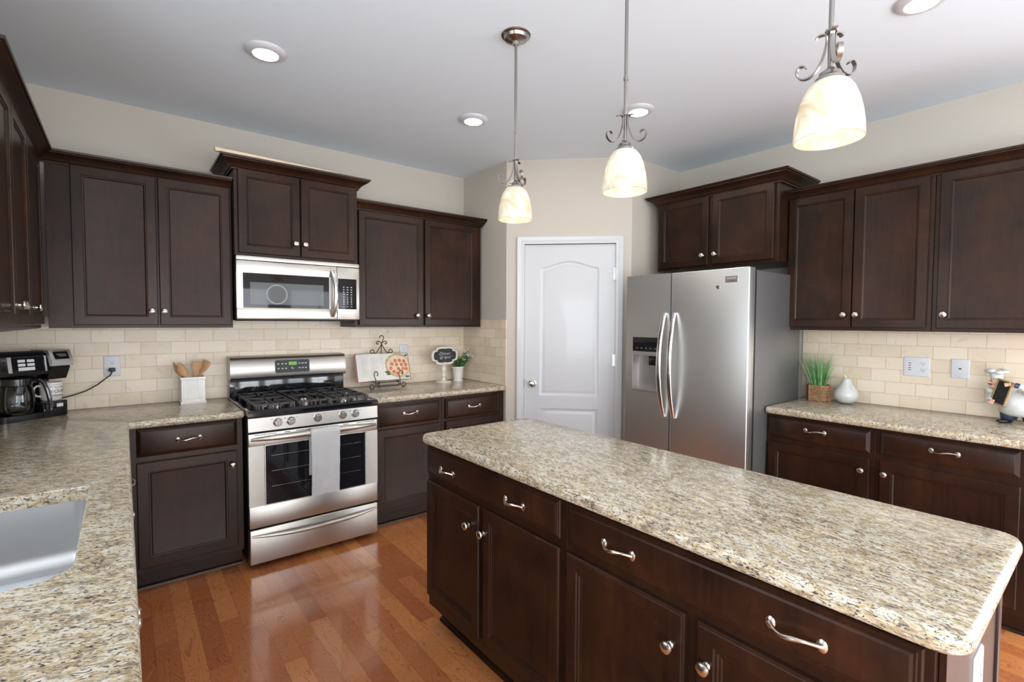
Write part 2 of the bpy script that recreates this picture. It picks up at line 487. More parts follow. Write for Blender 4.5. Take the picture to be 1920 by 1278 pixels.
def offset_poly(pts, d):
    """inset (d>0) a CCW polygon by d with mitred corners"""
    out = []
    n = len(pts)
    for i in range(n):
        p0, p1, p2 = Vector(pts[i - 1]), Vector(pts[i]), Vector(pts[(i + 1) % n])
        e1, e2 = (p1 - p0).normalized(), (p2 - p1).normalized()
        n1, n2 = Vector((-e1.y, e1.x)), Vector((-e2.y, e2.x))
        k = n1 + n2
        k = k / max(0.2, k.dot(n1)) if k.length > 1e-6 else n1
        k = k / max(1e-6, k.dot(n1))
        out.append(tuple(p1 + k * d))
    return out
def round_poly(pts, radii, seg=6):
    out = []
    n = len(pts)
    for i in range(n):
        r = radii[i] if isinstance(radii, (list, tuple)) else radii
        p0, p1, p2 = Vector(pts[i - 1]), Vector(pts[i]), Vector(pts[(i + 1) % n])
        if r <= 0: out.append(tuple(p1)); continue
        a, b = (p0 - p1).normalized(), (p2 - p1).normalized()
        ang = a.angle(b)
        t = r / math.tan(ang / 2)
        c = p1 + (a + b).normalized() * (r / math.sin(ang / 2))
        s0, s1 = p1 + a * t - c, p1 + b * t - c
        a0 = math.atan2(s0.y, s0.x); a1 = math.atan2(s1.y, s1.x)
        da = (a1 - a0 + PI) % (2 * PI) - PI
        for k in range(seg + 1):
            q = a0 + da * k / seg
            out.append((c.x + r * math.cos(q), c.y + r * math.sin(q)))
    return out
def slab(name, pts, z0, z1, hole=None, mat='granite', parent=None, r=None):
    """stone slab with a rounded edge; pts CCW"""
    mb = MB(); bm = mb.bm
    h = z1 - z0
    r = r or h * 0.5
    prof = [(r * 0.55, z0)]
    for k in range(0, 9):
        a = -PI / 2 + PI * k / 8
        prof.append((r * 0.62 * (1 - math.cos(a)), (z0 + z1) / 2 + h / 2 * math.sin(a)))
    prof = prof[1:]
    rings = []
    for ins, z in prof:
        q = offset_poly(pts, ins)
        rings.append([bm.verts.new((p[0], p[1], z)) for p in q])
    n = len(pts)
    for a, b in zip(rings, rings[1:]):
        for i in range(n):
            j = (i + 1) % n
            bm.faces.new((a[i], a[j], b[j], b[i]))
    def ring_edges(vs): return [bm.edges.get((vs[i], vs[(i + 1) % len(vs)])) or bm.edges.new((vs[i], vs[(i + 1) % len(vs)])) for i in range(len(vs))]
    bot, top = ring_edges(rings[0]), ring_edges(rings[-1])
    if hole:
        hb = [bm.verts.new((p[0], p[1], z0)) for p in hole]
        hm = [bm.verts.new((p[0], p[1], z1 - 0.004)) for p in hole]
        hq = offset_poly(hole, -0.004)
        ht = [bm.verts.new((p[0], p[1], z1)) for p in hq]
        for a, b in ((hb, hm), (hm, ht)):
            for i in range(len(hole)):
                j = (i + 1) % len(hole)
                bm.faces.new((a[i], b[i], b[j], a[j]))
        bot += ring_edges(hb); top += ring_edges(ht)
    bmesh.ops.triangle_fill(bm, use_beauty=True, use_dissolve=False, edges=bot)
    bmesh.ops.triangle_fill(bm, use_beauty=True, use_dissolve=False, edges=top)
    return mb.build(name, mat, parent, 30)
def sweep(mb, path, prof, closed=False):
    """sweep profile (out, z) along an XY path; out = left-hand normal reversed (to the right of travel)"""
    n = len(path); rings = []
    for i, p in enumerate(path):
        p = Vector(p)
        d1 = (p - Vector(path[i - 1])).normalized() if i > 0 else None
        d2 = (Vector(path[i + 1]) - p).normalized() if i < n - 1 else None
        d1 = d1 or d2; d2 = d2 or d1
        n1, n2 = Vector((d1.y, -d1.x)), Vector((d2.y, -d2.x))
        k = (n1 + n2); k = k / k.dot(n1)
        rings.append([(p.x + k.x * o, p.y + k.y * o, z) for o, z in prof])
    mb.loops(rings)
    return mb
def text_me(txt, size, depth=0.0004, align='CENTER', shear=0.0, thin=0.0):
    c = bpy.data.curves.new('lettering', 'FONT')
    c.body = txt; c.size = size; c.extrude = depth; c.align_x = align; c.align_y = 'CENTER'; c.shear = shear; c.offset = thin
    o = bpy.data.objects.new('lettering', c)
    COL.objects.link(o)
    dg = bpy.context.evaluated_depsgraph_get()
    me = bpy.data.meshes.new_from_object(o.evaluated_get(dg))
    bpy.data.objects.remove(o, do_unlink=True)
    bpy.data.curves.remove(c)
    return me
def lettering(txt, size, loc, parent, mat='ink', rx=PI / 2, rz=0.0, name='lettering', align='CENTER', shear=0.0, ry=0.0, thin=0.0):
    me = text_me(txt, size, align=align, shear=shear, thin=thin)
    me.materials.clear(); me.materials.append(M[mat])
    o = bpy.data.objects.new(name, me)
    COL.objects.link(o)
    o.location = loc; o.rotation_euler = (rx, ry, rz)
    parent_to(o, parent)
    return o

# ------------------------------------------------------------------ room shell
PX, PB, PC = 1.881, 0.632, 0.696               # pantry corner
T = 0.12
P1, P2, P3, P4 = (PX, 0.0), (PX, -PB), (PX + PC, -PB - PC), (XR, -PB - PC)
struct('floor', MB().box(XL - T, XR + T, YR - T, T, -0.1, 0), 'floor')
struct('ceiling', MB().box(XL - T, XR + T, YR - T, T, HC, HC + 0.1), 'ceil')
struct('wall_back', MB().box(XL - T, PX + T, 0, T, 0, HC), 'wall')
struct('wall_return', MB().box(PX, PX + T, -PB, 0, 0, HC), 'wall')
# diagonal pantry wall with a door opening
dv = Vector((1, -1)).normalized(); nv = Vector((1, 1)).normalized()
def diag(t, d, z):                             # t along the wall, d into the wall (behind)
    return (P2[0] + dv.x * t + nv.x * d, P2[1] + dv.y * t + nv.y * d, z)
LD = PC * math.sqrt(2)
DX = Matrix(((dv.x, nv.x, 0, P2[0]), (dv.y, nv.y, 0, P2[1]), (0, 0, 1, 0), (0, 0, 0, 1)))
D0, D1, DH = 0.148, 0.862, 2.045
mb = MB()
mb.box(0, D0 - 0.004, 0, 0.11, 0, HC, xf=DX); mb.box(D1 + 0.004, LD, 0, 0.11, 0, HC, xf=DX); mb.box(D0 - 0.004, D1 + 0.004, 0, 0.11, DH + 0.004, HC, xf=DX)
struct('wall_pantry', mb, 'wall')
struct('wall_niche', MB().box(P3[0], XR + T, P4[1], P4[1] + T, 0, HC), 'wall')
# walls with window openings
def wall_open(name, horiz, a0, a1, fixed0, fixed1, openings):
    mb = MB(); xs = a0
    def bx(u0, u1, z0, z1):
        if horiz: mb.box(u0, u1, fixed0, fixed1, z0, z1)
        else: mb.box(fixed0, fixed1, u0, u1, z0, z1)
    for (u0, u1, z0, z1) in sorted(openings):
        bx(xs, u0, 0, HC); bx(u0, u1, 0, z0); bx(u0, u1, z1, HC); xs = u1
    bx(xs, a1, 0, HC)
    return struct(name, mb, 'wall')
wall_open('wall_rear', True, XL - T, XR + T, YR - T, YR, WIN['rear'])
wall_open('wall_left', False, YR, 0, XL - T, XL, WIN['left'])
wall_open('wall_right', False, YR, P4[1], XR, XR + T, WIN['right'])
wi = 1
for key in ('rear', 'left', 'right'):
    for (u0, u1, z0, z1) in WIN[key]:
        mb = MB()
        def wb(a0, a1, d0, d1, c0, c1):
            if key == 'rear': mb.box(a0, a1, YR - d1, YR - d0, c0, c1)
            elif key == 'left': mb.box(XL - d1, XL - d0, a0, a1, c0, c1)
            else: mb.box(XR + d0, XR + d1, a0, a1, c0, c1)
        w_ = 0.045
        wb(u0, u0 + w_, 0.02, 0.10, z0, z1); wb(u1 - w_, u1, 0.02, 0.10, z0, z1); wb(u0, u1, 0.02, 0.10, z0, z0 + w_); wb(u0, u1, 0.02, 0.10, z1 - w_, z1)
        um, zm = (u0 + u1) / 2, (z0 + z1) / 2
        wb(u0, u1, 0.04, 0.08, zm - 0.02, zm + 0.02); wb(um - 0.01, um + 0.01, 0.05, 0.07, z0, z1)
        fr = struct('window_%d' % wi, mb, 'white')  # the added right-wall opening gets a frame too
        mc = MB()
        mb = mc
        wb(u0 - 0.07, u0, -0.015, 0.0, z0 - 0.07, z1 + 0.07); wb(u1, u1 + 0.07, -0.015, 0.0, z0 - 0.07, z1 + 0.07)
        wb(u0, u1, -0.015, 0.0, z1, z1 + 0.07); wb(u0, u1, -0.015, 0.0, z0 - 0.07, z0)
        mc.build('window_casing', 'white', fr, 0)
        wi += 1
# pantry door: two moulded panels, the upper with an arched head
def arch_outline(x0, x1, z0, z1, rise, ins, seg=14):
    pts = [(x0 + ins, z0 + ins), (x1 - ins, z0 + ins)]
    xa, xb = x1 - ins, x0 + ins
    for k in range(seg + 1):
        t = k / seg
        x = xa + (xb - xa) * t
        s_ = 0.5 - 0.5 * math.cos(2 * PI * t)
        s_ = s_ ** 0.8
        pts.append((x, z1 - ins + rise * s_))
    return pts
door = MB()
W0, W1 = D0, D1
yd = 0.012
door.box(W0, W1, yd + 0.008, yd + 0.04, 0.01, DH - 0.002, xf=DX)
def door_face(mb, panels):
    bm = mb.bm
    outer = [bm.verts.new((x, yd, z)) for x, z in ((W0, 0.01), (W1, 0.01), (W1, DH - 0.002), (W0, DH - 0.002))]
    back = [bm.verts.new((v.co.x, yd + 0.01, v.co.z)) for v in outer]
    edges = []
    for i in range(4):
        j = (i + 1) % 4
        bm.faces.new((outer[i], outer[j], back[j], back[i]))
        edges.append(bm.edges.get((outer[i], outer[j])))
    for fn in panels:
        prev = None
        for ins, dep in ((0.0, 0), (0.010, 0.006), (0.018, 0.008), (0.026, 0.0075), (0.040, 0.002), (0.044, 0.0015)):
            ring = [bm.verts.new((x, yd + dep, z)) for x, z in fn(ins)]
            n = len(ring)
            if prev is None:
                for i in range(n): edges.append(bm.edges.new((ring[i], ring[(i + 1) % n])))
            else:
                for i in range(n): bm.faces.new((prev[i], prev[(i + 1) % n], ring[(i + 1) % n], ring[i]))
            prev = ring
        bm.faces.new(prev)
    bmesh.ops.triangle_fill(bm, use_beauty=True, use_dissolve=False, edges=edges)
    for v in bm.verts:
        if v.index == -1 or True: pass
face = MB()
face_panels = [lambda ins: arch_outline(W0 + 0.122, W1 - 0.124, 0.835, 1.862, 0.052, ins), lambda ins: arch_outline(W0 + 0.122, W1 - 0.124, 0.16, 0.735, 0.0, ins)]
door_face(face, face_panels)
for v in face.bm.verts: v.co = DX @ v.co
door1 = struct('door_1', door, 'white')
fo = face.build('door_face', 'white', door1, 20)
mb = MB()
def casing(mb, a0, a1, ztop, w_):
    prof = [(0, 0), (0, 0.010), (0.008, 0.012), (0.020, 0.012), (0.026, 0.016), (0.045, 0.018), (w_ - 0.006, 0.020), (w_, 0.016), (w_, 0)]
    rings = []
    for t, z, k in ((a0, 0, (-1, 0)), (a0, ztop, (-1, 1)), (a1, ztop, (1, 1)), (a1, 0, (1, 0))):
        rings.append([DX @ Vector((t + k[0] * o, -d, z + k[1] * o)) for o, d in prof])
    mb.loops(rings)
casing(mb, D0 - 0.004, D1 + 0.004, DH + 0.004, 0.058)
mb.box(D0 - 0.006, D0 - 0.0005, 0, 0.10, 0, DH + 0.004, xf=DX); mb.box(D1 + 0.0005, D1 + 0.006, 0, 0.10, 0, DH + 0.004, xf=DX)
mb.build('door_casing', 'white', door1, 30)
mb = MB()
kx, kz = D0 + 0.068, 0.935
mb.lathe([(0.032, 0), (0.032, 0.004), (0.026, 0.008), (0.012, 0.010), (0.011, 0.030), (0.020, 0.036), (0.027, 0.046), (0.027, 0.056), (0.020, 0.064), (0.0, 0.067)], (kx, yd, kz), 28, '-y', xf=DX)
mb.build('door_knob', 'nickel', door1)
for hz in (0.25, 1.13, 1.81):
    mb = MB()
    mb.lathe([(0.006, -0.045), (0.006, 0.045)], (D1 + 0.002, 0.002, hz), 10, 'z', xf=DX)
    mb.box(D1 - 0.012, D1 + 0.012, 0.004, 0.012, hz - 0.045, hz + 0.045, xf=DX)
    mb.build('hinge', 'nickel', door1)
MB().box(D0 - 0.003, D0 + 0.001, -0.001, 0.010, 0.90, 0.97, xf=DX).build('latch_plate', 'nickel', door1)
# pantry behind the door is closed; baseboards
mb = MB(); mb.box(D1 + 0.064, LD, -0.012, 0, 0, 0.10, xf=DX); mb.box(0, D0 - 0.064, -0.012, 0, 0, 0.10, xf=DX)
struct('baseboard_pantry', mb, 'white')
struct('baseboard_niche', MB().box(P3[0], XR, P4[1] - 0.012, P4[1], 0, 0.10), 'white')
struct('baseboard_right', MB().box(XR - 0.012, XR, YR, -3.56, 0, 0.10), 'white')
struct('baseboard_rear', MB().box(XL, XR, YR, YR + 0.012, 0, 0.10), 'white')
struct('baseboard_left', MB().box(XL, XL + 0.012, YR, -3.45, 0, 0.10), 'white')
# tile backsplash
BZ = 0.914 + 0.0762 * 7
struct('trim_1', MB().box(XL, PX, -0.008, -0.0002, 0.9145, BZ), 'tile')['label'] = 'cream travertine subway tile backsplash on range wall'
struct('trim_2', MB().box(PX - 0.008, PX - 0.0002, -0.64, -0.008, 0.9145, BZ), 'tile')
struct('trim_3', MB().box(XR - 0.008, XR - 0.0002, -3.60, -2.335, 0.9145, BZ), 'tile')
mb = MB(); mb.box(XL + 0.0002, XL + 0.008, -3.40, -0.008, 0.9145, 1.10); mb.box(XL + 0.0002, XL + 0.008, -1.73, -0.008, 1.10, BZ)
struct('trim_4', mb, 'tile')

# ------------------------------------------------------------------ cabinets
DOOR_R = [(0.0, 0.0), (0.0, 0.016), (0.003, 0.020), (0.048, 0.020), (0.050, 0.0165), (0.056, 0.0160), (0.062, 0.0115), (0.064, 0.0112)]
DRAW_R = [(0.0, 0.0), (0.0, 0.010), (0.004, 0.0125), (0.016, 0.0190), (0.019, 0.020)]
UP_R = [(0.0, 0.0), (0.0, 0.016), (0.003, 0.020), (0.044, 0.020), (0.046, 0.0165), (0.050, 0.0160), (0.056, 0.0115), (0.058, 0.0112)]
def knob_mb(x, z, y=-0.020, s=1.0):
    return MB().lathe([(0.0095 * s, 0), (0.0095 * s, 0.003), (0.006 * s, 0.006), (0.0055 * s, 0.014), (0.009 * s, 0.017), (0.0155 * s, 0.019),
                       (0.0165 * s, 0.022), (0.0150 * s, 0.026), (0.009 * s, 0.0295), (0, 0.031)], (x, y, z), 20, '-y')
def pull_mb(x, z, y=-0.020, half=0.050):
    mb = MB(); pts = []; rad = []
    for k in range(21):
        t = -1 + 2 * k / 20
        pts.append((x + t * half, y - 0.003 - 0.023 * (1 - abs(t) ** 2.6), z + 0.004 * math.sin(PI * t)))
        rad.append(0.0036 + 0.0022 * math.exp(-(t / 0.35) ** 2) + 0.0035 * abs(t) ** 8)
    mb.tube(pts, rad, 10)
    for s_ in (-1, 1):
        mb.lathe([(0.0105, 0), (0.0105, 0.002), (0.007, 0.005), (0.0, 0.0065)], (x + s_ * half, y, z), 14, '-y', sy=1.35)
    return mb
def cabinet(name, label, cat, loc, rz, w, z0, z1, depth, doors=(), drawers=(), toe=False, group=None, rings=None, hw='nickel', shoe=True, hollow=False, dr_rings=None):
    rt = empty(name, loc, rz, label, cat, group)
    mb = MB()
    mb.box(0.0005, w - 0.0005, 0, depth, z0, 0.66 if hollow else z1, 0.0012, 1)
    if hollow: mb.box(0.0005, w - 0.0005, 0, 0.02, 0.655, z1)
    if toe:
        mb.box(0.0005, w - 0.0005, 0.07, depth, 0.0, z0 + 0.001)
    mb.build('carcass', 'wood', rt, 35)
    if toe and shoe:
        mb = MB()
        pr = [(0.07, 0.0), (0.056, 0.0), (0.057, 0.008), (0.062, 0.014), (0.07, 0.017)]
        mb.loops([[(x, y, z) for y, z in pr] for x in (0.0, w)])
        mb.build('shoe_moulding', 'wood', rt)
    rings = rings or (DOOR_R if toe else UP_R)
    for d in doors:
        x0, x1, a, b, k = d
        do = MB().panel(x0, x1, a, b, 0.0, rings).build('door', 'wood', rt, 20)
        if k: knob_mb(k[0], k[1]).build('knob', hw, do)
    for d in drawers:
        x0, x1, a, b, hs = d
        do = MB().panel(x0, x1, a, b, 0.0, dr_rings or DRAW_R).build('drawer', 'wood', rt, 20)
        for h in hs: pull_mb(h[0], h[1]).build('handle', hw, do)
    return rt
UZ0, UZ1, UD = 1.385, 2.255, 0.303
UY = -0.305
# back wall, upper left pair
cabinet('wall_cabinet', 'dark two-door wall cabinet above the coffee maker outlet, left of the microwave', 'cabinet', (-0.835, UY, 0), 0, 0.833, UZ0, UZ1, UD,
        doors=[(0.098, 0.457, 1.402, 2.232, (0.427, 1.478)), (0.467, 0.822, 1.402, 2.232, (0.484, 1.478))])
# raised cabinet above the microwave
c_ = cabinet('wall_cabinet', 'raised short dark two-door cabinet directly above the microwave', 'cabinet', (0.0, -0.380, 0), 0, 0.758, 1.828, 2.360, 0.378,
        doors=[(0.020, 0.373, 1.843, 2.348, (0.345, 1.922)), (0.380, 0.736, 1.843, 2.348, (0.403, 1.922))])
CROWN = [(0.0, 0.0), (0.010, 0.0), (0.010, 0.008), (0.016, 0.012), (0.020, 0.020), (0.032, 0.032), (0.050, 0.041), (0.056, 0.044), (0.056, 0.050), (0.064, 0.052), (0.066, 0.062), (0.0, 0.062)]
def crown(name, path, z, label=None, parent=None, k=1.0):
    mb = MB()
    sweep(mb, path, [(o * k, z + h * k) for o, h in CROWN])
    o = mb.build(name, 'wood', parent, 25)
    if label: tag(o, label, 'crown moulding')
    return o
o_ = crown('crown_moulding', [(0.0, 0.376), (0.0, 0.0), (0.758, 0.0), (0.758, 0.376)], 2.340, parent=c_, k=1.12)
# back wall, right of the range
cabinet('wall_cabinet', 'dark two-door wall cabinet with reddish wood above the cookbook, right of the microwave', 'cabinet', (0.762, UY, 0), 0, 1.094, UZ0, UZ1, UD,
        doors=[(0.028, 0.540, 1.400, 2.222, (0.487, 1.475)), (0.556, 1.048, 1.400, 2.222, (0.581, 1.475))])
crown('crown_moulding', [(0.762, UY), (1.856, UY), (1.856, -0.001)], 2.228, 'dark crown moulding on the wall cabinet right of the microwave')
# left wall uppers
LX = -0.863
cabinet('wall_cabinet', 'dark single-door wall cabinet in the left corner, next to the back wall cabinets', 'cabinet', (LX, -0.790, 0), PI / 2, 0.483, UZ0, UZ1, UD,
        doors=[(0.010, 0.415, 1.405, 2.232, (0.038, 1.482))])
cabinet('wall_cabinet', 'dark two-door wall cabinet on the left wall at the photo edge', 'cabinet', (LX, -1.545, 0), PI / 2, 0.753, UZ0, UZ1, UD,
        doors=[(0.010, 0.370, 1.405, 2.232, (0.342, 1.482)), (0.376, 0.745, 1.405, 2.232, (0.404, 1.482))])
crown('crown_moulding', [(XL + 0.002, -1.546), (LX, -1.546), (LX, UY), (-0.003, UY)], 2.228, 'long dark crown moulding wrapping the left corner wall cabinets')
# cabinet above the fridge
FXF = 2.775
c_ = cabinet('wall_cabinet', 'short dark two-door cabinet above the refrigerator', 'cabinet', (FXF, -1.430, 0), -PI / 2, 0.912, 1.830, 2.350, XR - FXF - 0.002,
        doors=[(0.018, 0.430, 1.845, 2.336, (0.395, 1.915)), (0.462, 0.885, 1.845, 2.336, (0.490, 1.915))])
crown('crown_moulding', [(0.0, 0.44), (0.0, 0.0), (0.912, 0.0), (0.912, 0.44)], 2.332, parent=c_, k=1.15)
# right wall uppers
RX = XR - 0.305
cabinet('wall_cabinet', 'dark two-door wall cabinet above the grass basket, right of the refrigerator', 'cabinet', (RX, -2.343, 0), -PI / 2, 0.748, UZ0, UZ1, UD,
        doors=[(0.008, 0.372, 1.405, 2.232, (0.338, 1.481)), (0.378, 0.728, 1.405, 2.232, (0.402, 1.481))])
cabinet('wall_cabinet', 'dark wall cabinet with wide door above the chef figurine at the right edge', 'cabinet', (RX, -3.092, 0), -PI / 2, 0.53, UZ0, UZ1, UD,
        doors=[(0.022, 0.500, 1.405, 2.232, (0.054, 1.477))])
crown('crown_moulding', [(RX, -2.343), (RX, -3.622), (XR - 0.002, -3.622)][::1], 2.228, 'long dark crown moulding over the right wall cabinets')
# base cabinets
BZ0, BZ1, BD, BY = 0.105, 0.872, 0.60, -0.608
def base(name, label, loc, rz, w, doors, drawers, **kw):
    return cabinet(name, label, 'cabinet', loc, rz, w, BZ0, BZ1, kw.pop('depth', BD), doors, drawers, toe=True, **kw)
base('base_cabinet', 'dark base cabinet with one drawer and one door left of the range', (-0.535, BY, 0), 0, 0.525,
     [(0.038, 0.492, 0.140, 0.692, (0.468, 0.614))], [(0.040, 0.495, 0.722, 0.868, [(0.265, 0.793)])])
base('base_cabinet', 'dark base cabinet with drawer and door between the range and its neighbour', (0.768, BY, 0), 0, 0.530,
     [(0.020, 0.505, 0.135, 0.688, None)], [(0.020, 0.505, 0.708, 0.852, [(0.272, 0.785)])])
base('base_cabinet', 'dark base cabinet at the pantry end, half hidden by the island', (1.298, BY, 0), 0, 0.578,
     [(0.028, 0.518, 0.135, 0.688, (0.060, 0.62))], [(0.028, 0.518, 0.705, 0.852, [(0.282, 0.780)])])
LBX = -0.560
base('base_cabinet', 'dark base cabinet in the left run nearest the corner, under the coffee maker side', (LBX, -1.60, 0), PI / 2, 0.985,
     [(0.03, 0.44, 0.14, 0.692, (0.41, 0.61))], [(0.03, 0.44, 0.722, 0.868, [(0.235, 0.795)])])
base('sink_cabinet', 'dark sink base cabinet under the stainless sink in the left run', (LBX, -2.60, 0), PI / 2, 0.998,
     [(0.03, 0.495, 0.14, 0.692, (0.47, 0.61)), (0.503, 0.968, 0.14, 0.692, (0.53, 0.61))], [(0.03, 0.968, 0.722, 0.868, [])], hollow=True)
base('base_cabinet', 'dark base cabinet in the left run nearest the camera', (LBX, -3.38, 0), PI / 2, 0.778,
     [(0.03, 0.385, 0.14, 0.692, (0.36, 0.61)), (0.393, 0.748, 0.14, 0.692, (0.42, 0.61))], [(0.03, 0.748, 0.722, 0.868, [(0.389, 0.795)])])
RBX = XR - 0.61
base('base_cabinet', 'dark base cabinet right of the refrigerator, below the grass basket', (RBX, -2.372, 0), -PI / 2, 0.570,
     [(0.015, 0.545, 0.135, 0.700, (0.512, 0.634))], [(0.015, 0.545, 0.730, 0.852, [(0.277, 0.800)])], hw='dnickel')
base('base_cabinet', 'dark base cabinet below the chef figurine at the right edge', (RBX, -2.942, 0), -PI / 2, 0.575,
     [(0.022, 0.545, 0.135, 0.700, (0.045, 0.636))], [(0.022, 0.540, 0.738, 0.858, [(0.281, 0.800)])], hw='dnickel')
# island
IX, IY0 = 0.565, -1.757
IW, ID = 0.910, 0.585
ISD_R = [(0.0, 0.0), (0.0, 0.011), (0.003, 0.015), (0.008, 0.015), (0.010, 0.0175), (0.014, 0.0175), (0.019, 0.0205), (0.022, 0.021)]
ISL_R = [(0.0, 0.0), (0.0, 0.014), (0.003, 0.019), (0.006, 0.0185), (0.008, 0.020), (0.044, 0.020), (0.047, 0.0165), (0.053, 0.0160), (0.056, 0.0125), (0.061, 0.0120), (0.064, 0.0100), (0.066, 0.0100)]
base('island_cabinet', 'dark island cabinet at the far end near the range, wide drawer over two doors', (IX, IY0, 0), -PI / 2, IW,
     [(0.012, 0.432, 0.162, 0.700, (0.370, 0.606)), (0.462, 0.890, 0.162, 0.700, (0.462 + 0.012, 0.606))],
     [(0.012, 0.890, 0.730, 0.858, [(0.198, 0.782), (0.662, 0.782)])], depth=ID, rings=ISL_R, dr_rings=ISD_R)
base('island_cabinet', 'dark island cabinet at the near end beside the outlet, wide drawer over two doors', (IX, IY0 - IW, 0), -PI / 2, IW,
     [(0.014, 0.432, 0.162, 0.700, (0.396, 0.606)), (0.466, 0.896, 0.162, 0.700, (0.466 + 0.030, 0.606))],
     [(0.014, 0.896, 0.730, 0.858, [(0.222, 0.788), (0.690, 0.784)])], depth=ID, rings=ISL_R, dr_rings=ISD_R)
mb = MB(); mb.box(IX + 0.02, IX + ID + 0.005, -3.588, -3.578, 0.0, BZ1); mb.box(IX + ID - 0.03, IX + ID + 0.008, -3.594, -3.577, 0.0, BZ1, 0.003); mb.box(IX + 0.05, IX + ID + 0.008, -3.598, -3.588, 0.0, 0.08, 0.002)
tag(mb.build('end_panel', 'wood'), 'flat dark panel closing the near end of the island, behind the outlet', 'panel')

# countertops
LE = -0.523
sink_hole = round_poly([(-1.03, -2.455), (-0.627, -2.455), (-0.627, -1.768), (-1.03, -1.768)], [0.07, 0.07, 0.035, 0.035], 6)
o_ = slab('countertop', round_poly([(XL + 0.001, -3.42), (LE, -3.42), (LE, -0.640), (-0.002, -0.640), (-0.002, -0.009), (XL + 0.001, -0.009)], [0, 0.02, 0.012, 0.012, 0, 0], 4), 0.8735, 0.914, sink_hole)
tag(o_, 'L-shaped speckled granite countertop with sink cutout on the left', 'countertop')
o_ = slab('countertop', round_poly([(0.765, -0.640), (PX - 0.002, -0.640), (PX - 0.002, -0.009), (0.765, -0.009)], [0.01, 0, 0, 0], 4), 0.8735, 0.914)
tag(o_, 'short granite countertop between the range and the pantry, under the cookbook', 'countertop')
o_ = slab('countertop', round_poly([(XR - 0.66, -3.60), (XR - 0.009, -3.60), (XR - 0.009, -2.374), (XR - 0.66, -2.374)], [0.01, 0, 0, 0.02], 5), 0.8735, 0.914)
tag(o_, 'granite countertop on the right wall beside the refrigerator', 'countertop')
o_ = slab('island_countertop', round_poly([(0.520, -3.628), (1.176, -3.628), (1.176, -1.748), (0.520, -1.748)], [0.055, 0.055, 0.045, 0.045], 8), 0.8735, 0.914, mat='granite_island')
tag(o_, 'large rounded granite countertop on the island in the foreground', 'countertop')

# undermount sink
rt = empty('sink', (-0.83, -2.11, 0.68), 0, 'undermount stainless steel sink set in the left countertop', 'sink')
mb = MB()
hole0 = round_poly([(-0.21, -0.35), (0.210, -0.35), (0.210, 0.349), (-0.21, 0.349)], 0.05, 6)
rings = []
for ins, z in ((0.0, 0.192), (0.004, 0.12), (0.010, 0.05), (0.016, 0.025), (0.030, 0.008), (0.055, 0.0)):
    rings.append([(p[0], p[1], z) for p in offset_poly(hole0, ins)])
mb.loops(rings, cap0=False, cap1=True)
mb.build('basin', 'sinkst', rt, 60)
MB().lathe([(0.0, 0.0045), (0.03, 0.0045), (0.042, 0.003), (0.045, 0.0005)], (0, 0.05, 0), 28, 'z').build('drain', 'chrome', rt)

# ------------------------------------------------------------------ gas range
rg = empty('gas_range', (0.0, 0.0, 0.0), 0, 'stainless steel gas range with black cooktop and a white towel on its handle', 'range')
YF = -0.705                                     # door face plane
MB().box(0.004, 0.756, -0.655, -0.03, 0.03, 0.875, 0.003).build('body', 'mblack', rg)
for fx in (0.04, 0.70):
    for fy in (-0.60, -0.08):
        MB().lathe([(0.015, 0), (0.015, 0.03)], (fx + 0.01, fy, 0), 12).build('foot', 'mblack', rg)
mb = MB(); mb.box(0.001, 0.759, YF, -0.655, 0.035, 0.235, 0.006, 3)
drw = mb.build('storage_drawer', 'steel', rg)
def bow(x0, x1, y, z, out, rise, h, th, n=28, e=2.2):
    mb = MB(); rings = []
    for k in range(n + 1):
        t = -1 + 2 * k / n
        x = x0 + (x1 - x0) * k / n
        s_ = 1 - abs(t) ** e
        yy = y - 0.002 - out * s_
        hh = h * (0.45 + 0.55 * (1 - abs(t) ** 3)); tt = th * (0.6 + 0.4 * s_)
        zz = z + rise * (s_ - 0.5)
        rings.append([(x, yy + tt * math.cos(a) * 0.5, zz + hh * math.sin(a) * 0.5) for a in [2 * PI * q / 12 for q in range(12)]])
    mb.loops(rings)
    return mb
bow(0.012, 0.748, YF, 0.192, 0.026, -0.018, 0.026, 0.024).build('drawer_handle', 'steel', drw)
mb = MB()
# oven door frame around the window
mb.box(0.001, 0.759, YF, -0.660, 0.245, 0.372, 0.004, 2); mb.box(0.001, 0.759, YF, -0.660, 0.712, 0.788, 0.004, 2)
mb.box(0.001, 0.088, YF, -0.660, 0.368, 0.716); mb.box(0.676, 0.759, YF, -0.660, 0.368, 0.716)
od = mb.build('oven_door', 'steel', rg)
mb = MB()
mb.loops([[(0.088 - i, YF - d, 0.372 - i), (0.676 + i, YF - d, 0.372 - i), (0.676 + i, YF - d, 0.712 + i), (0.088 - i, YF - d, 0.712 + i)] for i, d in ((0.006, 0.0002), (0.004, 0.002), (0.0, 0.002), (0.0, -0.004))], cap0=False, cap1=False)
mb.build('window_trim', 'chrome', od)
MB().box(0.086, 0.678, YF + 0.003, YF + 0.010, 0.370, 0.714).build('window_glass', 'oglass', od)
mb = MB()
for z in (0.47, 0.56, 0.65): mb.box(0.12, 0.65, YF + 0.0026, YF + 0.0031, z, z + 0.0012)
mb.build('oven_rack_lines', 'nickel', od)
mb = MB()
for a0, a1 in ((0.03, 0.15), (0.19, 0.225), (0.255, 0.37), (0.41, 0.50), (0.535, 0.57), (0.62, 0.735)): mb.box(a0, a1, YF - 0.0005, YF + 0.002, 0.777, 0.781)
mb.build('vent_slot', 'inner', od)
bow(0.014, 0.746, YF, 0.758, 0.040, 0.006, 0.036, 0.026, e=3.5).build('door_handle', 'steel', od)
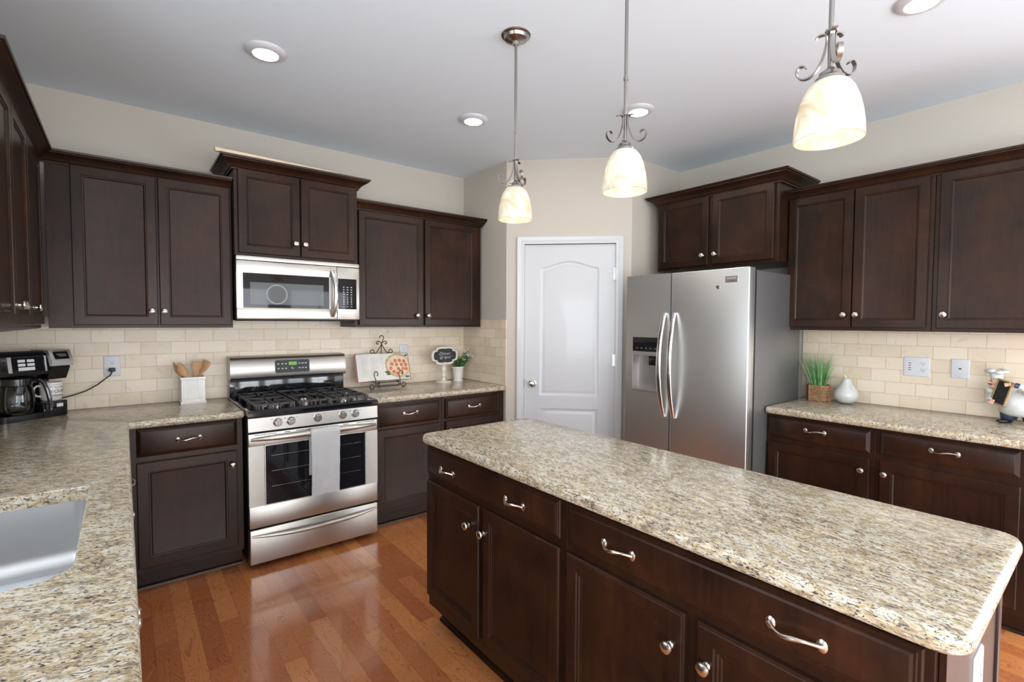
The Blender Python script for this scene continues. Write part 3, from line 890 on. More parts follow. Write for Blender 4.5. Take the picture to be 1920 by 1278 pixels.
# control panel
mb = MB()
mb.loops([[(x, YF + 0.006, 0.797), (x, YF - 0.004, 0.800), (x, YF - 0.001, 0.876), (x, YF + 0.030, 0.880), (x, YF + 0.045, 0.797)] for x in (0.001, 0.759)])
cp = mb.build('control_panel', 'steel', rg, 25)
for i, kx in enumerate((0.155, 0.227, 0.380, 0.532, 0.612)):
    kz = 0.842
    mb = MB()
    mb.lathe([(0.026, 0), (0.026, 0.004), (0.0235, 0.006), (0.0235, 0.008), (0.020, 0.020), (0.018, 0.022), (0, 0.022)], (kx, YF - 0.002, kz), 28, '-y')
    kb = mb.build('burner_knob', 'chrome', cp)
    mb = MB()
    for dx in (-0.0085, 0.0, 0.0085): mb.box(kx + dx - 0.0022, kx + dx + 0.0022, YF - 0.0275, YF - 0.02, kz - 0.016, kz + 0.016, 0.0008, 1)
    mb.build('knob_grip', 'dnickel', kb)
    lettering('OFF' if i != 2 else 'LO', 0.007, (kx - 0.031, YF - 0.003, kz + 0.018), cp, 'dink')
    lettering('HI', 0.007, (kx + 0.034, YF - 0.003, kz + 0.018), cp, 'dink')
# cooktop
mb = MB()
mb.loops([[(x0, y0, z), (x1, y0, z), (x1, y1, z), (x0, y1, z)] for x0, x1, y0, y1, z in (
    (0.000, 0.760, YF - 0.002, -0.05, 0.8795), (-0.001, 0.761, YF - 0.012, -0.05, 0.888), (-0.001, 0.761, YF - 0.012, -0.05, 0.908),
    (0.004, 0.756, YF - 0.004, -0.05, 0.919), (0.012, 0.748, YF + 0.006, -0.06, 0.9205), (0.022, 0.738, YF + 0.022, -0.07, 0.914), (0.028, 0.732, YF + 0.03, -0.075, 0.911))])
mb.build('cooktop', 'black', rg, 30)
burn = [(0.17, -0.53, 0.045), (0.17, -0.24, 0.038), (0.38, -0.385, 0.040), (0.59, -0.53, 0.050), (0.59, -0.24, 0.038)]
for bx, by, br_ in burn:
    b_ = MB().lathe([(br_ + 0.018, 0), (br_ + 0.015, 0.004), (br_, 0.006), (br_ * 0.9, 0.013)], (bx, by, 0.911), 28).build('burner', 'nickel', rg)
    MB().lathe([(br_ * 0.86, 0.0), (br_ * 0.9, 0.004), (br_ * 0.8, 0.008), (0, 0.009)], (bx, by, 0.9235), 28).build('burner_cap', 'mblack', b_)
def grate(x0, x1, burners):
    mb = MB(); zt, th, w_ = 0.948, 0.012, 0.0055
    y0, y1 = -0.672, -0.105
    def bar(a, b, dz=0.0):
        a, b = Vector(a), Vector(b); d = (b - a).normalized(); p = Vector((-d.y, d.x)) * w_
        mb.loops([[(q.x + s_ * p.x * k2, q.y + s_ * p.y * k2, z) for s_, z, k2 in ((-1, zt - th, 1.0), (1, zt - th, 1.0), (1, zt - 0.002, 0.9), (0.6, zt, 0.9), (-0.6, zt, 0.9), (-1, zt - 0.002, 0.9))] for q in (a, b)])
    for x in (x0 + 0.012, x1 - 0.012): bar((x, y0 + 0.01), (x, y1 - 0.01))
    ym = (y0 + y1) / 2
    for y in (y0 + 0.012, ym, y1 - 0.012): bar((x0 + 0.012, y), (x1 - 0.012, y))
    xm = (x0 + x1) / 2
    for bx, by in burners:
        hx, hy = (x1 - x0) / 2 - 0.012, (y1 - y0) / 4 - 0.01
        if len(burners) == 1: hy = (y1 - y0) / 2 - 0.012
        for ax, ay in ((1, 0), (-1, 0), (0, 1), (0, -1)):
            bar((xm + ax * 0.022, by + ay * 0.022), (xm + ax * hx, by + ay * hy))
        for ax, ay in ((1, 1), (-1, 1), (1, -1), (-1, -1)):
            bar((xm + ax * 0.034, by + ay * 0.034), (xm + ax * hx, by + ay * min(hy, 0.125)))
    for x in (x0 + 0.02, xm, x1 - 0.02):
        for y in (y0 + 0.012, ym, y1 - 0.012):
            mb.box(x - 0.006, x + 0.006, y - 0.006, y + 0.006, 0.912, zt - th + 0.002, 0.001, 1)
    # turned-down front fingers
    nf = 4
    for k in range(nf):
        x = x0 + 0.03 + (x1 - x0 - 0.06) * k / (nf - 1)
        bar((x, y0), (x, y0 + 0.075)); mb.box(x - 0.0055, x + 0.0055, y0 - 0.004, y0 + 0.007, 0.913, zt - 0.001, 0.001, 1)
    return mb.build('grate', 'iron', rg, 20)
grate(0.035, 0.265, [(0.17, -0.53), (0.17, -0.24)])
grate(0.272, 0.488, [(0.38, -0.385)])
grate(0.495, 0.725, [(0.59, -0.53), (0.59, -0.24)])
# backguard
MB().box(0.004, 0.756, -0.085, -0.022, 0.905, 1.045, 0.002).build('backguard_riser', 'black', rg)
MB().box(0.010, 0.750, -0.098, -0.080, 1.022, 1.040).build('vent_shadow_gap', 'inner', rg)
mb = MB()
mb.loops([[(x, -0.020, 1.190), (x, -0.105, 1.184), (x, -0.122, 1.168), (x, -0.136, 1.052), (x, -0.128, 1.040), (x, -0.020, 1.040)] for x in (0.003, 0.757)])
bgd = mb.build('backguard', 'steel', rg, 60)
tilt = math.atan2(0.014, 0.116)
BX = Matrix.Translation((0.386, -0.1295, 1.114)) @ Matrix.Rotation(-tilt, 4, 'X')
mb = MB()
pr = round_poly([(-0.113, -0.044), (0.113, -0.044), (0.113, 0.044), (-0.113, 0.044)], 0.012, 5)
mb.loops([[(x, y, z) for x, z in pr] for y in (0.002, -0.0015)], xf=BX)
dp = mb.build('display_panel', 'mblack', bgd)
MB().box(-0.025, 0.027, -0.0022, -0.001, 0.008, 0.030, xf=BX).build('clock_display', 'lcd', dp)
mb = MB()
for x in (-0.092, -0.067, -0.044, 0.045, 0.067, 0.088):
    for z in (0.018, -0.014): mb.box(x - 0.006, x + 0.006, -0.0021, -0.001, z - 0.003, z + 0.003, xf=BX)
for z, w_ in ((-0.008, 0.010), (-0.016, 0.018)): mb.box(-0.01, -0.01 + w_, -0.0021, -0.001, z - 0.0015, z + 0.0015, xf=BX)
mb.build('button_print', 'ink', dp)
t_ = lettering('12:42', 0.016, (0, 0, 0), dp, 'herb'); t_.matrix_world = BX @ Matrix.Translation((0.001, -0.0026, 0.019)) @ Matrix.Rotation(PI / 2, 4, 'X')

# dish towel over the oven handle
def sheet(x0, x1, prof, wav, seed, nx=22, thick=0.004, skew=0.0):
    rr = random.Random(seed); ph = [rr.uniform(0, 6) for _ in range(4)]
    mb = MB(); bm = mb.bm; g = []
    L = [0.0]
    for a, b in zip(prof, prof[1:]): L.append(L[-1] + math.dist(a, b))
    for j, (y, z) in enumerate(prof):
        row = []
        for i in range(nx + 1):
            u = i / nx
            amp = wav * min(1.0, L[j] / L[-1] * 1.3)
            dy = amp * (math.sin(u * 7 + ph[0]) * 0.5 + math.sin(u * 13 + ph[1] + z * 4) * 0.3) + 0.0012 * math.sin(z * 62 + 0.5)
            row.append(bm.verts.new((x0 + (x1 - x0) * u + skew * (0.78 - z), y - abs(dy) if True else y, z + 0.003 * math.sin(u * 5 + ph[2]) * (L[j] / L[-1]))))
        g.append(row)
    for a, b in zip(g, g[1:]):
        for i in range(nx): bm.faces.new((a[i], a[i + 1], b[i + 1], b[i]))
    bmesh.ops.solidify(bm, geom=bm.faces[:], thickness=thick)
    return mb
hy, hz = YF - 0.042, 0.760                       # handle centre
def towel_prof(front_z, back_z, rr_, yoff=0.0):
    p = []
    n = 14
    for k in range(n + 1): p.append((hy + rr_ + 0.001, back_z + (hz - back_z) * k / n))
    for k in range(1, 9):
        a = PI * k / 8
        p.append((hy + rr_ * math.cos(a), hz + rr_ * 1.05 * math.sin(a)))
    for k in range(1, 25): p.append((hy - rr_ - 0.0015 * k / 24, hz - (hz - front_z) * k / 24))
    return p
tw = empty('dish_towel', (0, 0, 0), 0, 'white cotton dish towel folded over the oven door handle', 'towel')
sheet(0.322, 0.478, towel_prof(0.430, 0.52, 0.0215), 0.003, 3, skew=0.012).build('under_fold', 'towel', tw, 60)
sheet(0.328, 0.492, towel_prof(0.388, 0.50, 0.0275), 0.005, 5, skew=-0.02).build('front_fold', 'towel', tw, 60)

# ------------------------------------------------------------------ microwave
mw = empty('microwave', (0, 0, 0), 0, 'stainless over-the-range microwave with black window and keypad', 'microwave')
MF = -0.413
MB().box(0.004, 0.756, -0.385, -0.003, 1.432, 1.826, 0.002).build('body', 'mblack', mw)
mb = MB(); mb.box(0.002, 0.758, MF, -0.380, 1.797, 1.823, 0.004, 2); mb.box(0.10, 0.66, MF - 0.0006, MF + 0.004, 1.806, 1.809)
mb.build('top_vent_trim', 'steel', mw)
MB().box(0.05, 0.71, -0.36, -0.05, 1.427, 1.4325).build('underside_grille', 'inner', mw)
mb = MB()
mb.box(0.002, 0.6035, MF, -0.380, 1.440, 1.510, 0.003); mb.box(0.002, 0.6035, MF, -0.380, 1.719, 1.794, 0.003)
mb.box(0.002, 0.037, MF, -0.380, 1.507, 1.722); mb.box(0.551, 0.6035, MF, -0.380, 1.507, 1.722)
md = mb.build('microwave_door', 'steel', mw)
MB().box(0.036, 0.552, MF + 0.002, MF + 0.008, 1.509, 1.720).build('window_glass', 'oglass', md)
MB().box(0.076, 0.514, MF + 0.0010, MF + 0.0021, 1.530, 1.665).build('window_mesh', 'mesh', md)
# turntable ring seen through the mesh
mb = MB()
rings = []
for k in range(48):
    a = 2 * PI * k / 48
    rings.append([(0.228 + r_ * math.cos(a), MF + y_, 1.594 + r_ * math.sin(a)) for r_, y_ in ((0.062, 0.0009), (0.055, 0.0009), (0.055, 0.0011), (0.062, 0.0011))])
mb.loops([r for r in rings] + [rings[0]], cap0=False, cap1=False)
for v in mb.bm.verts:
    pass
mb.build('turntable_ring', 'fside', md)
mb = MB(); pts = []; rings = []
for k in range(25):
    t = -1 + 2 * k / 24
    z = 1.610 + 0.154 * t
    yy = MF - 0.004 - 0.040 * (1 - t * t)
    w_ = 0.011 + 0.003 * (1 - t * t)
    xx = 0.572 + 0.012 * (1 - t * t)
    rings.append([(xx + w_ * math.cos(a), yy + 0.008 * math.sin(a), z) for a in [2 * PI * q / 14 for q in range(14)]])
mb.loops(rings); mb.build('handle', 'chrome', md)
mb = MB(); mb.box(0.6055, 0.758, MF, -0.380, 1.440, 1.794, 0.003)
mc = mb.build('control_side', 'steel', mw)
kp = MB().box(0.610, 0.737, MF - 0.0015, MF + 0.002, 1.510, 1.717, 0.001, 1).build('keypad', 'oglass', mc)
mb = MB()
for r_ in range(9):
    for c in range(3):
        x = 0.648 + c * 0.026; z = 1.660 - r_ * 0.0165
        mb.box(x - 0.0055, x + 0.0055, MF - 0.0022, MF - 0.001, z - (0.002 if r_ < 4 else 0.0012), z + (0.002 if r_ < 4 else 0.0012))
mb.build('key_print', 'ink', kp)
for r_, row in enumerate(('123', '456', '789')):
    for c, ch in enumerate(row): lettering(ch, 0.010, (0.648 + c * 0.026, MF - 0.0023, 1.594 - r_ * 0.0165 - 0.008), kp, 'ink', name='digit')
bd = MB().box(0.358, 0.413, MF - 0.0025, MF + 0.001, 1.460, 1.488, 0.0008, 1).build('badge', 'badge', md)
lettering('FRIGIDAIRE', 0.0085, (0.3855, MF - 0.0030, 1.477), bd, 'white')
# ------------------------------------------------------------------ refrigerator (local: x along its width, -y front)
fr = empty('refrigerator', (2.337, -1.480, 0), -PI / 2, 'stainless side-by-side refrigerator with water dispenser', 'refrigerator')
MB().box(0.004, 0.889, 0.085, 0.735, 0.03, 1.745, 0.004).build('cabinet_body', 'fside', fr)
MB().box(0.0, 0.893, 0.075, 0.088, 0.03, 1.740).build('door_gasket', 'mblack', fr)
mb = MB(); mb.box(0.03, 0.86, 0.03, 0.10, 0.0, 0.03); mb.box(0.03, 0.86, 0.60, 0.70, 0.0, 0.03)
mb.build('kick_grille', 'mblack', fr)
mb = MB()
DX0, DX1, DZ0, DZ1 = 0.058, 0.296, 0.945, 1.325
SP = 0.368
# left door built around the dispenser opening
mb.box(0.000, DX0, 0.0, 0.074, 0.035, 1.760); mb.box(DX1, SP - 0.003, 0.0, 0.074, 0.035, 1.760)
mb.box(DX0, DX1, 0.0, 0.074, 0.035, DZ0); mb.box(DX0, DX1, 0.0, 0.074, DZ1, 1.760); mb.box(DX0, DX1, 0.066, 0.074, DZ0, DZ1)
bmesh.ops.remove_doubles(mb.bm, verts=mb.bm.verts[:], dist=1e-5)
fd = mb.build('freezer_door', 'steelv', fr, 0)
mb = MB().box(SP + 0.003, 0.893, 0.0, 0.074, 0.035, 1.760, 0.006, 3)
fd2 = mb.build('fridge_door', 'steelv', fr)
mb = MB(); mb.box(0.03, 0.10, 0.03, 0.14, 1.745, 1.765, 0.003); mb.box(0.79, 0.86, 0.03, 0.14, 1.745, 1.765, 0.003)
mb.build('hinge_cover', 'fside', fr)
def fhandle(x, bulge, parent):
    mb = MB(); rings = []
    for k in range(31):
        t = -1 + 2 * k / 30
        z = 1.142 + 0.352 * t
        yy = -0.006 - 0.052 * (1 - abs(t) ** 2.2)
        xx = x + bulge * (1 - t * t)
        w_ = 0.013 + 0.005 * (1 - t * t)
        rings.append([(xx + w_ * math.cos(a), yy + 0.009 * math.sin(a), z) for a in [2 * PI * q / 16 for q in range(16)]])
    mb.loops(rings); return mb.build('handle', 'chrome', parent)
fhandle(SP - 0.040, -0.012, fd); fhandle(SP + 0.034, -0.006, fd2)
MB().box(DX0, DX1, 0.001, 0.066, 1.224, DZ1).build('dispenser_display', 'oglass', fd)
mb = MB()
for k in range(5): mb.box(DX0 + 0.03 + k * 0.038, DX0 + 0.045 + k * 0.038, 0.0002, 0.0012, 1.245, 1.250)
mb.build('display_print', 'badge', fd)
mb = MB()
mb.box(DX0, DX1, -0.002, 0.064, 1.196, 1.224, 0.002, 1)
mb.loops([[(DX0 + 0.002, 0.001, z), (DX0 + 0.018, 0.058, z), (DX1 - 0.018, 0.058, z), (DX1 - 0.002, 0.001, z), (DX1, 0.001, z), (DX1, 0.064, z), (DX0, 0.064, z), (DX0, 0.001, z)] for z in (1.196, 0.960)])
mb.build('dispenser_niche', 'coffee_silver', fd)
mb = MB(); mb.box(DX0, DX1, -0.010, 0.066, 0.945, 0.966, 0.004, 2); mb.build('drip_tray', 'coffee_silver', fd)
mb = MB(); mb.box(DX0 + 0.13, DX0 + 0.21, 0.010, 0.05, 1.13, 1.196, 0.004, 2); mb.build('dispenser_paddle', 'plastic', fd)
b2 = MB().box(0.745, 0.825, -0.003, 0.001, 1.673, 1.712, 0.001, 1).build('badge', 'badge', fd2)
lettering('FRIGIDAIRE', 0.012, (0.785, -0.0036, 1.698), b2, 'white'); lettering('PROFESSIONAL', 0.007, (0.785, -0.0036, 1.681), b2, 'dink')
MB().lathe([(0.013, 0), (0.013, 0.002), (0.009, 0.003), (0, 0.003)], (0.700, 0, 1.650), 20, '-y').build('lock_disc', 'nickel', fd2)

# ------------------------------------------------------------------ pendants and ceiling lights
def pendant(x, y, label, rot):
    rt = empty('pendant_light', (x, y, HC), rot, label, 'pendant light', 'pendant lights over the island')
    zb = 1.888 - HC
    mb = MB().lathe([(0.066, 0.0), (0.066, -0.004), (0.062, -0.007), (0.055, -0.008), (0.050, -0.020), (0.030, -0.028), (0.016, -0.031), (0.013, -0.045), (0.0, -0.046)], (0, 0, 0), 32)
    mb.build('canopy', 'dnickel', rt)
    z_s = zb + 0.150
    mb = MB(); mb.lathe([(0.0062, -0.03), (0.0062, z_s + 0.01)], (0, 0, 0), 14); mb.lathe([(0.0085, -0.42), (0.0085, -0.432)], (0, 0, 0), 14); mb.lathe([(0.014, z_s + 0.118), (0.014, z_s + 0.123)], (0, 0, 0), 16)
    mb.build('stem', 'lampmetal', rt)
    for k in range(3):
        a = 2 * PI * k / 3
        pts = []
        # out-turned tip at the top, hugging the stem, sweeping out and curling up at the foot
        prof = [(0.034, 0.112), (0.026, 0.118), (0.012, 0.116), (0.0095, 0.104), (0.011, 0.085), (0.018, 0.058), (0.030, 0.034), (0.046, 0.022), (0.062, 0.022), (0.074, 0.032), (0.077, 0.046), (0.070, 0.056), (0.060, 0.055), (0.055, 0.048)]
        for r_, z in prof: pts.append(Vector((r_ * math.cos(a), r_ * math.sin(a), z_s + z)))
        dn = []
        for i in range(len(pts) - 1):
            p0, p1, p2, p3 = pts[max(i - 1, 0)], pts[i], pts[i + 1], pts[min(i + 2, len(pts) - 1)]
            for s_ in (0, .33, .66):
                dn.append(0.5 * ((2 * p1) + (p2 - p0) * s_ + (2 * p0 - 5 * p1 + 4 * p2 - p3) * s_ ** 2 + (3 * p1 - p0 - 3 * p2 + p3) * s_ ** 3))
        dn.append(pts[-1])
        side = Vector((-math.sin(a), math.cos(a), 0))
        mb = MB(); rings = []
        for i, p in enumerate(dn):
            t = (dn[min(i + 1, len(dn) - 1)] - dn[max(i - 1, 0)]).normalized()
            n_ = t.cross(side)
            rings.append([p + side * 0.0055 * cx + n_ * 0.0016 * cy for cx, cy in ((-1, -1), (1, -1), (1, 1), (-1, 1))])
        mb.loops(rings); mb.build('scroll_arm', 'lampmetal', rt)
    mb = MB().lathe([(0.009, 0.030), (0.012, 0.026), (0.024, 0.018), (0.026, 0.010), (0.033, 0.004), (0.034, -0.004), (0.030, -0.006)], (0, 0, z_s), 28)
    mb.build('shade_cap', 'lampmetal', rt)
    out = [(0.030, z_s - 0.001), (0.044, z_s - 0.010), (0.056, z_s - 0.028), (0.066, z_s - 0.055), (0.073, z_s - 0.085), (0.077, z_s - 0.115), (0.0785, z_s - 0.148)]
    inn = [(r_ - 0.0035, z - 0.0005) for r_, z in reversed(out)]
    mb = MB().lathe(out + inn, (0, 0, 0), 48, cap0=False, cap1=False)
    mb.build('glass_shade', 'alab', rt, 60)
    bl = MB().lathe([(0.012, z_s - 0.01), (0.013, z_s - 0.045), (0.022, z_s - 0.066), (0.030, z_s - 0.085), (0.032, z_s - 0.102), (0.028, z_s - 0.120), (0.016, z_s - 0.132), (0.0, z_s - 0.136)], (0, 0, 0), 24).build('bulb', 'bulb', rt)
    MB().lathe([(0.016, z_s - 0.002), (0.016, z_s - 0.035), (0.013, z_s - 0.04)], (0, 0, 0), 18).build('lamp_socket', 'lampmetal', rt)
    return rt
pendant(0.868, -2.012, 'farthest and smallest-looking of the three pendant lights, canopy fully visible', R(15))
pendant(0.868, -2.634, 'middle of the three pendant lights over the island', R(165))
pendant(0.868, -3.278, 'nearest and largest-looking of the three pendant lights', R(-25))
def can(x, y, label):
    rt = empty('recessed_light', (x, y, HC), 0, label, 'ceiling light', 'recessed ceiling lights')
    MB().lathe([(0.092, 0.0), (0.090, -0.006), (0.078, -0.014), (0.062, -0.018), (0.056, -0.018), (0.054, -0.012)], (0, 0, 0), 40, cap0=True, cap1=True).build('trim_ring', 'white', rt, 50)
    MB().lathe([(0.054, -0.0125), (0.050, -0.0165), (0.0, -0.0175)], (0, 0, 0), 36).build('lens', 'lamp', rt)
can(0.022, -1.159, 'round recessed ceiling light above the range aisle, left of the photo')
can(1.228, -1.130, 'round recessed ceiling light left of the farthest pendant rod, over the back counter')
can(1.926, -1.875, 'round recessed ceiling light behind the middle pendant, near the refrigerator')
can(1.969, -3.211, 'round recessed ceiling light cut by the top edge of the photo')

# ------------------------------------------------------------------ outlets and wall plates
def plate(x, z, w_, h_, y, rz, loc, label, kind, name='wall_outlet'):
    rt = empty(name, loc, rz, label, 'outlet' if 'outlet' in name else 'wall plate')
    mb = MB().panel(-w_ / 2, w_ / 2, -h_ / 2, h_, 0, [(0, 0)]) if False else MB().panel(-w_ / 2, w_ / 2, -h_ / 2, h_ / 2, 0.0, [(0, 0), (0.0, 0.002), (0.003, 0.0055), (0.005, 0.006)])
    mb.build('plate', 'plate', rt, 30)
    def recept(cx, cz):
        o_ = MB().lathe([(0.0165, 0), (0.0165, 0.0012), (0, 0.0012)], (cx, -0.006, cz), 20, '-y', sy=0.85).build('receptacle', 'plate', rt)
        mb = MB(); mb.box(cx - 0.008, cx - 0.006, -0.0076, -0.007, cz - 0.001, cz + 0.008); mb.box(cx + 0.0055, cx + 0.0075, -0.0076, -0.007, cz - 0.001, cz + 0.007)
        mb.lathe([(0.0026, 0), (0.0026, 0.0006)], (cx, -0.007, cz - 0.007), 10, '-y'); mb.build('slot', 'dink', o_)
    if kind == 'duplex': recept(0, 0.0195); recept(0, -0.0195)
    if kind == 'usb':
        recept(0.032, 0.0195); recept(0.032, -0.0195)
        u = MB().box(-0.052, -0.012, -0.0072, -0.005, -0.034, 0.034, 0.001, 1).build('usb_module', 'plate', rt)
        mb = MB()
        for z_ in (-0.020, -0.007, 0.007, 0.020): mb.box(-0.039, -0.025, -0.0077, -0.007, z_ - 0.002, z_ + 0.002)
        mb.build('usb_port', 'dink', u)
    if kind == 'jack':
        MB().box(-0.006, 0.006, -0.0066, -0.005, -0.004, 0.004).build('port', 'dink', rt)
        MB().lathe([(0.003, 0), (0.003, 0.0006)], (0, -0.006, 0.045), 10, '-y').build('screw', 'nickel', rt)
        MB().lathe([(0.003, 0), (0.003, 0.0006)], (0, -0.006, -0.045), 10, '-y').build('screw', 'nickel', rt)
    return rt
plate(0, 0, 0.078, 0.122, 0, 0, (-0.592, -0.008, 1.155), 'white outlet on the tile with the coffee maker cord plugged in', 'duplex')
plate(0, 0, 0.078, 0.115, 0, 0, (1.285, -0.008, 1.182), 'white outlet on the tile partly behind the open cookbook', 'duplex')
plate(0, 0, 0.126, 0.117, 0, -PI / 2, (XR - 0.008, -2.972, 1.170), 'wide white wall plate with USB ports and an outlet', 'usb')
plate(0, 0, 0.080, 0.112, 0, -PI / 2, (XR - 0.008, -3.170, 1.172), 'plain white wall plate with a tiny port, right of the USB outlet', 'jack', name='wall_plate')
plate(0, 0, 0.078, 0.125, 0, 0, (0.880, -3.588, 0.668), 'white outlet on the near end of the island', 'duplex')

# ------------------------------------------------------------------ wood strip on the cabinet
tag(MB().box(0.0, 0.72, -0.012, 0.012, 0.0, 0.020, 0.001, xf=Matrix.Translation((-0.100, -0.436, 2.4100)) @ Matrix.Rotation(R(3.2), 4, 'Z')).build('wood_strip', 'strip'), 'thin bare wood strip lying on top of the cabinet above the microwave', 'wood strip')

# ------------------------------------------------------------------ coffee maker
CA = R(38)
cm = empty('coffee_maker', (-1.008, -0.352, 0.914), CA, 'black two-way coffee maker with silver nose and glass carafe in the left corner', 'coffee maker')
mb = MB()
mb.loops([[(x, y, z) for x, y in round_poly([(0, 0), (0.28, 0), (0.28, 0.19), (0.0, 0.19)], 0.02, 4)] for z in (0.0, 0.032)])
mb.build('base', 'plastic', cm)
mb = MB(); mb.box(0.172, 0.285, -0.006, 0.12, 0.0, 0.083, 0.006, 2); st = mb.build('mug_stand', 'plastic', cm)
MB().box(0.232, 0.262, -0.0072, -0.005, 0.050, 0.068).build('stand_label', 'ink', st)
mb = MB(); mb.box(0.005, 0.275, 0.105, 0.19, 0.03, 0.26, 0.008, 2); mb.build('back_column', 'plastic', cm)
mb = MB()
mb.loops([[(x, -0.012, 0.232), (x, -0.020, 0.245), (x, -0.008, 0.330), (x, 0.02, 0.352), (x, 0.19, 0.350), (x, 0.19, 0.232)] for x in (-0.005, 0.195)])
hd = mb.build('brew_head', 'plastic', cm, 40)
mb = MB()
mb.loops([[(x, 0.0, 0.200), (x, -0.03, 0.262), (x, 0.0, 0.345), (x, 0.14, 0.345), (x, 0.14, 0.22)] for x in (0.195, 0.285)])
sv = mb.build('single_serve_head', 'plastic', cm, 40)
mb = MB()
mb.loops([[(x, -0.045, 0.272), (x, -0.046, 0.300), (x, -0.018, 0.355), (x, 0.10, 0.358), (x, 0.10, 0.345), (x, -0.005, 0.340), (x, -0.03, 0.272)] for x in (0.190, 0.292)])
sv2 = mb.build('silver_lid', 'coffee_silver', sv, 30)
sl = math.atan2(0.028, 0.055)
NX = Matrix.Translation((0.241, -0.034, 0.326)) @ Matrix.Rotation(-sl, 4, 'X')
MB().box(-0.034, 0.034, -0.003, 0.001, -0.022, 0.022, 0.002, 1, xf=NX).build('lid_badge', 'plastic', sv2)
mb = MB(); mb.box(-0.022, 0.022, -0.0042, -0.0028, 0.002, 0.007, xf=NX); mb.box(-0.014, 0.022, -0.0042, -0.0028, -0.007, -0.003, xf=NX); mb.build('badge_print', 'badge', sv2)
FX = Matrix.Translation((0.0, -0.0145, 0.288)) @ Matrix.Rotation(-math.atan2(0.012, 0.085), 4, 'X')
mb = MB(); mb.box(0.036, 0.183, -0.002, 0.002, -0.036, 0.036, 0.001, 1, xf=FX); cpn = mb.build('control_panel', 'oglass', hd)
mb = MB()
for x in (0.061, 0.100):
    for z in (0.018, -0.002): mb.box(x, x + 0.032, -0.0045, -0.001, z - 0.007, z + 0.007, 0.002, 1, xf=FX)
mb.box(0.061, 0.132, -0.0045, -0.001, -0.031, -0.014, 0.003, 1, xf=FX)
mb.build('button', 'plate', cpn)
for a0, a1 in ((0.020, 0.036), (0.176, 0.184)): MB().box(a0, a1, -0.004, 0.001, -0.040, 0.040, 0.001, 1, xf=FX).build('panel_trim', 'coffee_silver', hd)
cc = (0.085, 0.035)
mb = MB().lathe([(0.058, 0.033), (0.066, 0.045), (0.068, 0.080), (0.066, 0.130), (0.060, 0.165), (0.054, 0.185), (0.0525, 0.185), (0.058, 0.164), (0.064, 0.130), (0.066, 0.080), (0.064, 0.047), (0.056, 0.036), (0, 0.036)], (cc[0], cc[1], 0), 36, cap0=True, cap1=True)
cf = mb.build('carafe', 'glass', cm, 60)
MB().lathe([(0.055, 0.180), (0.060, 0.184), (0.060, 0.215), (0.045, 0.226), (0, 0.228)], (cc[0], cc[1], 0), 32).build('carafe_lid', 'plastic', cf)
mb = MB(); a = R(-40); e_ = Vector((math.cos(a), math.sin(a), 0))
pts = [Vector((cc[0], cc[1], 0)) + e_ * r_ + Vector((0, 0, z)) for r_, z in ((0.056, 0.205), (0.082, 0.208), (0.100, 0.190), (0.112, 0.150), (0.121, 0.100), (0.124, 0.045))]
mb.tube(pts, [0.013, 0.015, 0.015, 0.014, 0.014, 0.012], 10, flat=0.7); mb.build('carafe_handle', 'plastic', cf)
# cord from the back up to the outlet plug (in the coffee maker's frame)
inv = (Matrix.Translation((-1.008, -0.352, 0.914)) @ Matrix.Rotation(CA, 4, 'Z')).inverted()
P_ = [(-0.84, -0.060, 0.985), (-0.80, -0.045, 0.992), (-0.76, -0.035, 1.002), (-0.71, -0.035, 1.020), (-0.66, -0.040, 1.052), (-0.625, -0.045, 1.084), (-0.600, -0.045, 1.105), (-0.592, -0.040, 1.125)]
mb = MB(); mb.tube([inv @ Vector(p) for p in P_], 0.0034, 8); cd = mb.build('power_cord', 'mblack', cm)
mb = MB().box(-0.608, -0.576, -0.046, -0.0160, 1.124, 1.146, 0.004, 2, xf=inv); mb.build('plug', 'mblack', cd)
# mug on the stand
MG = Matrix.Translation((-1.008, -0.352, 0.914)) @ Matrix.Rotation(CA, 4, 'Z')
mp = MG @ Vector((0.238, 0.040, 0.0835))
mg = empty('mug', mp, 0, 'white mug with dark lettering under the coffee maker spout', 'mug')
MB().lathe([(0.036, 0), (0.040, 0.003), (0.044, 0.012), (0.0455, 0.05), (0.0465, 0.094), (0.045, 0.097), (0.0435, 0.094), (0.0425, 0.012), (0.038, 0.006), (0, 0.006)], (0, 0, 0), 40).build('cup', 'ceramic', mg, 50)
a = R(210); e_ = Vector((math.cos(a), math.sin(a), 0))
mb = MB(); mb.tube([e_ * r_ + Vector((0, 0, z)) for r_, z in ((0.043, 0.080), (0.060, 0.082), (0.072, 0.070), (0.074, 0.048), (0.064, 0.030), (0.043, 0.024))], 0.005, 8); mb.build('mug_handle', 'ceramic', mg)
for txt, sz, z in (('FOLLOW', 0.017, 0.072), ('YOUR', 0.026, 0.050), ('DREAMS', 0.017, 0.027)):
    me = text_me(txt, sz, 0.0)
    ac = R(-48)
    for v in me.vertices:
        q = ac + v.co.x / 0.0465
        v.co = Vector((0.0468 * math.cos(q), 0.0468 * math.sin(q), z + v.co.y))
    me.materials.clear(); me.materials.append(M['dink'])
    o_ = bpy.data.objects.new('lettering', me); COL.objects.link(o_); o_.parent = mg
mb = MB()
for z in (0.086, 0.013):
    n = 10
    mb.loops([[(0.0468 * math.cos(R(-48) + (k / n - .5) * 1.7), 0.0468 * math.sin(R(-48) + (k / n - .5) * 1.7), z + dz) for dz in (0, 0.0012)] for k in range(n + 1)], closed=False)
mb.build('printed_rule', 'dink', mg)

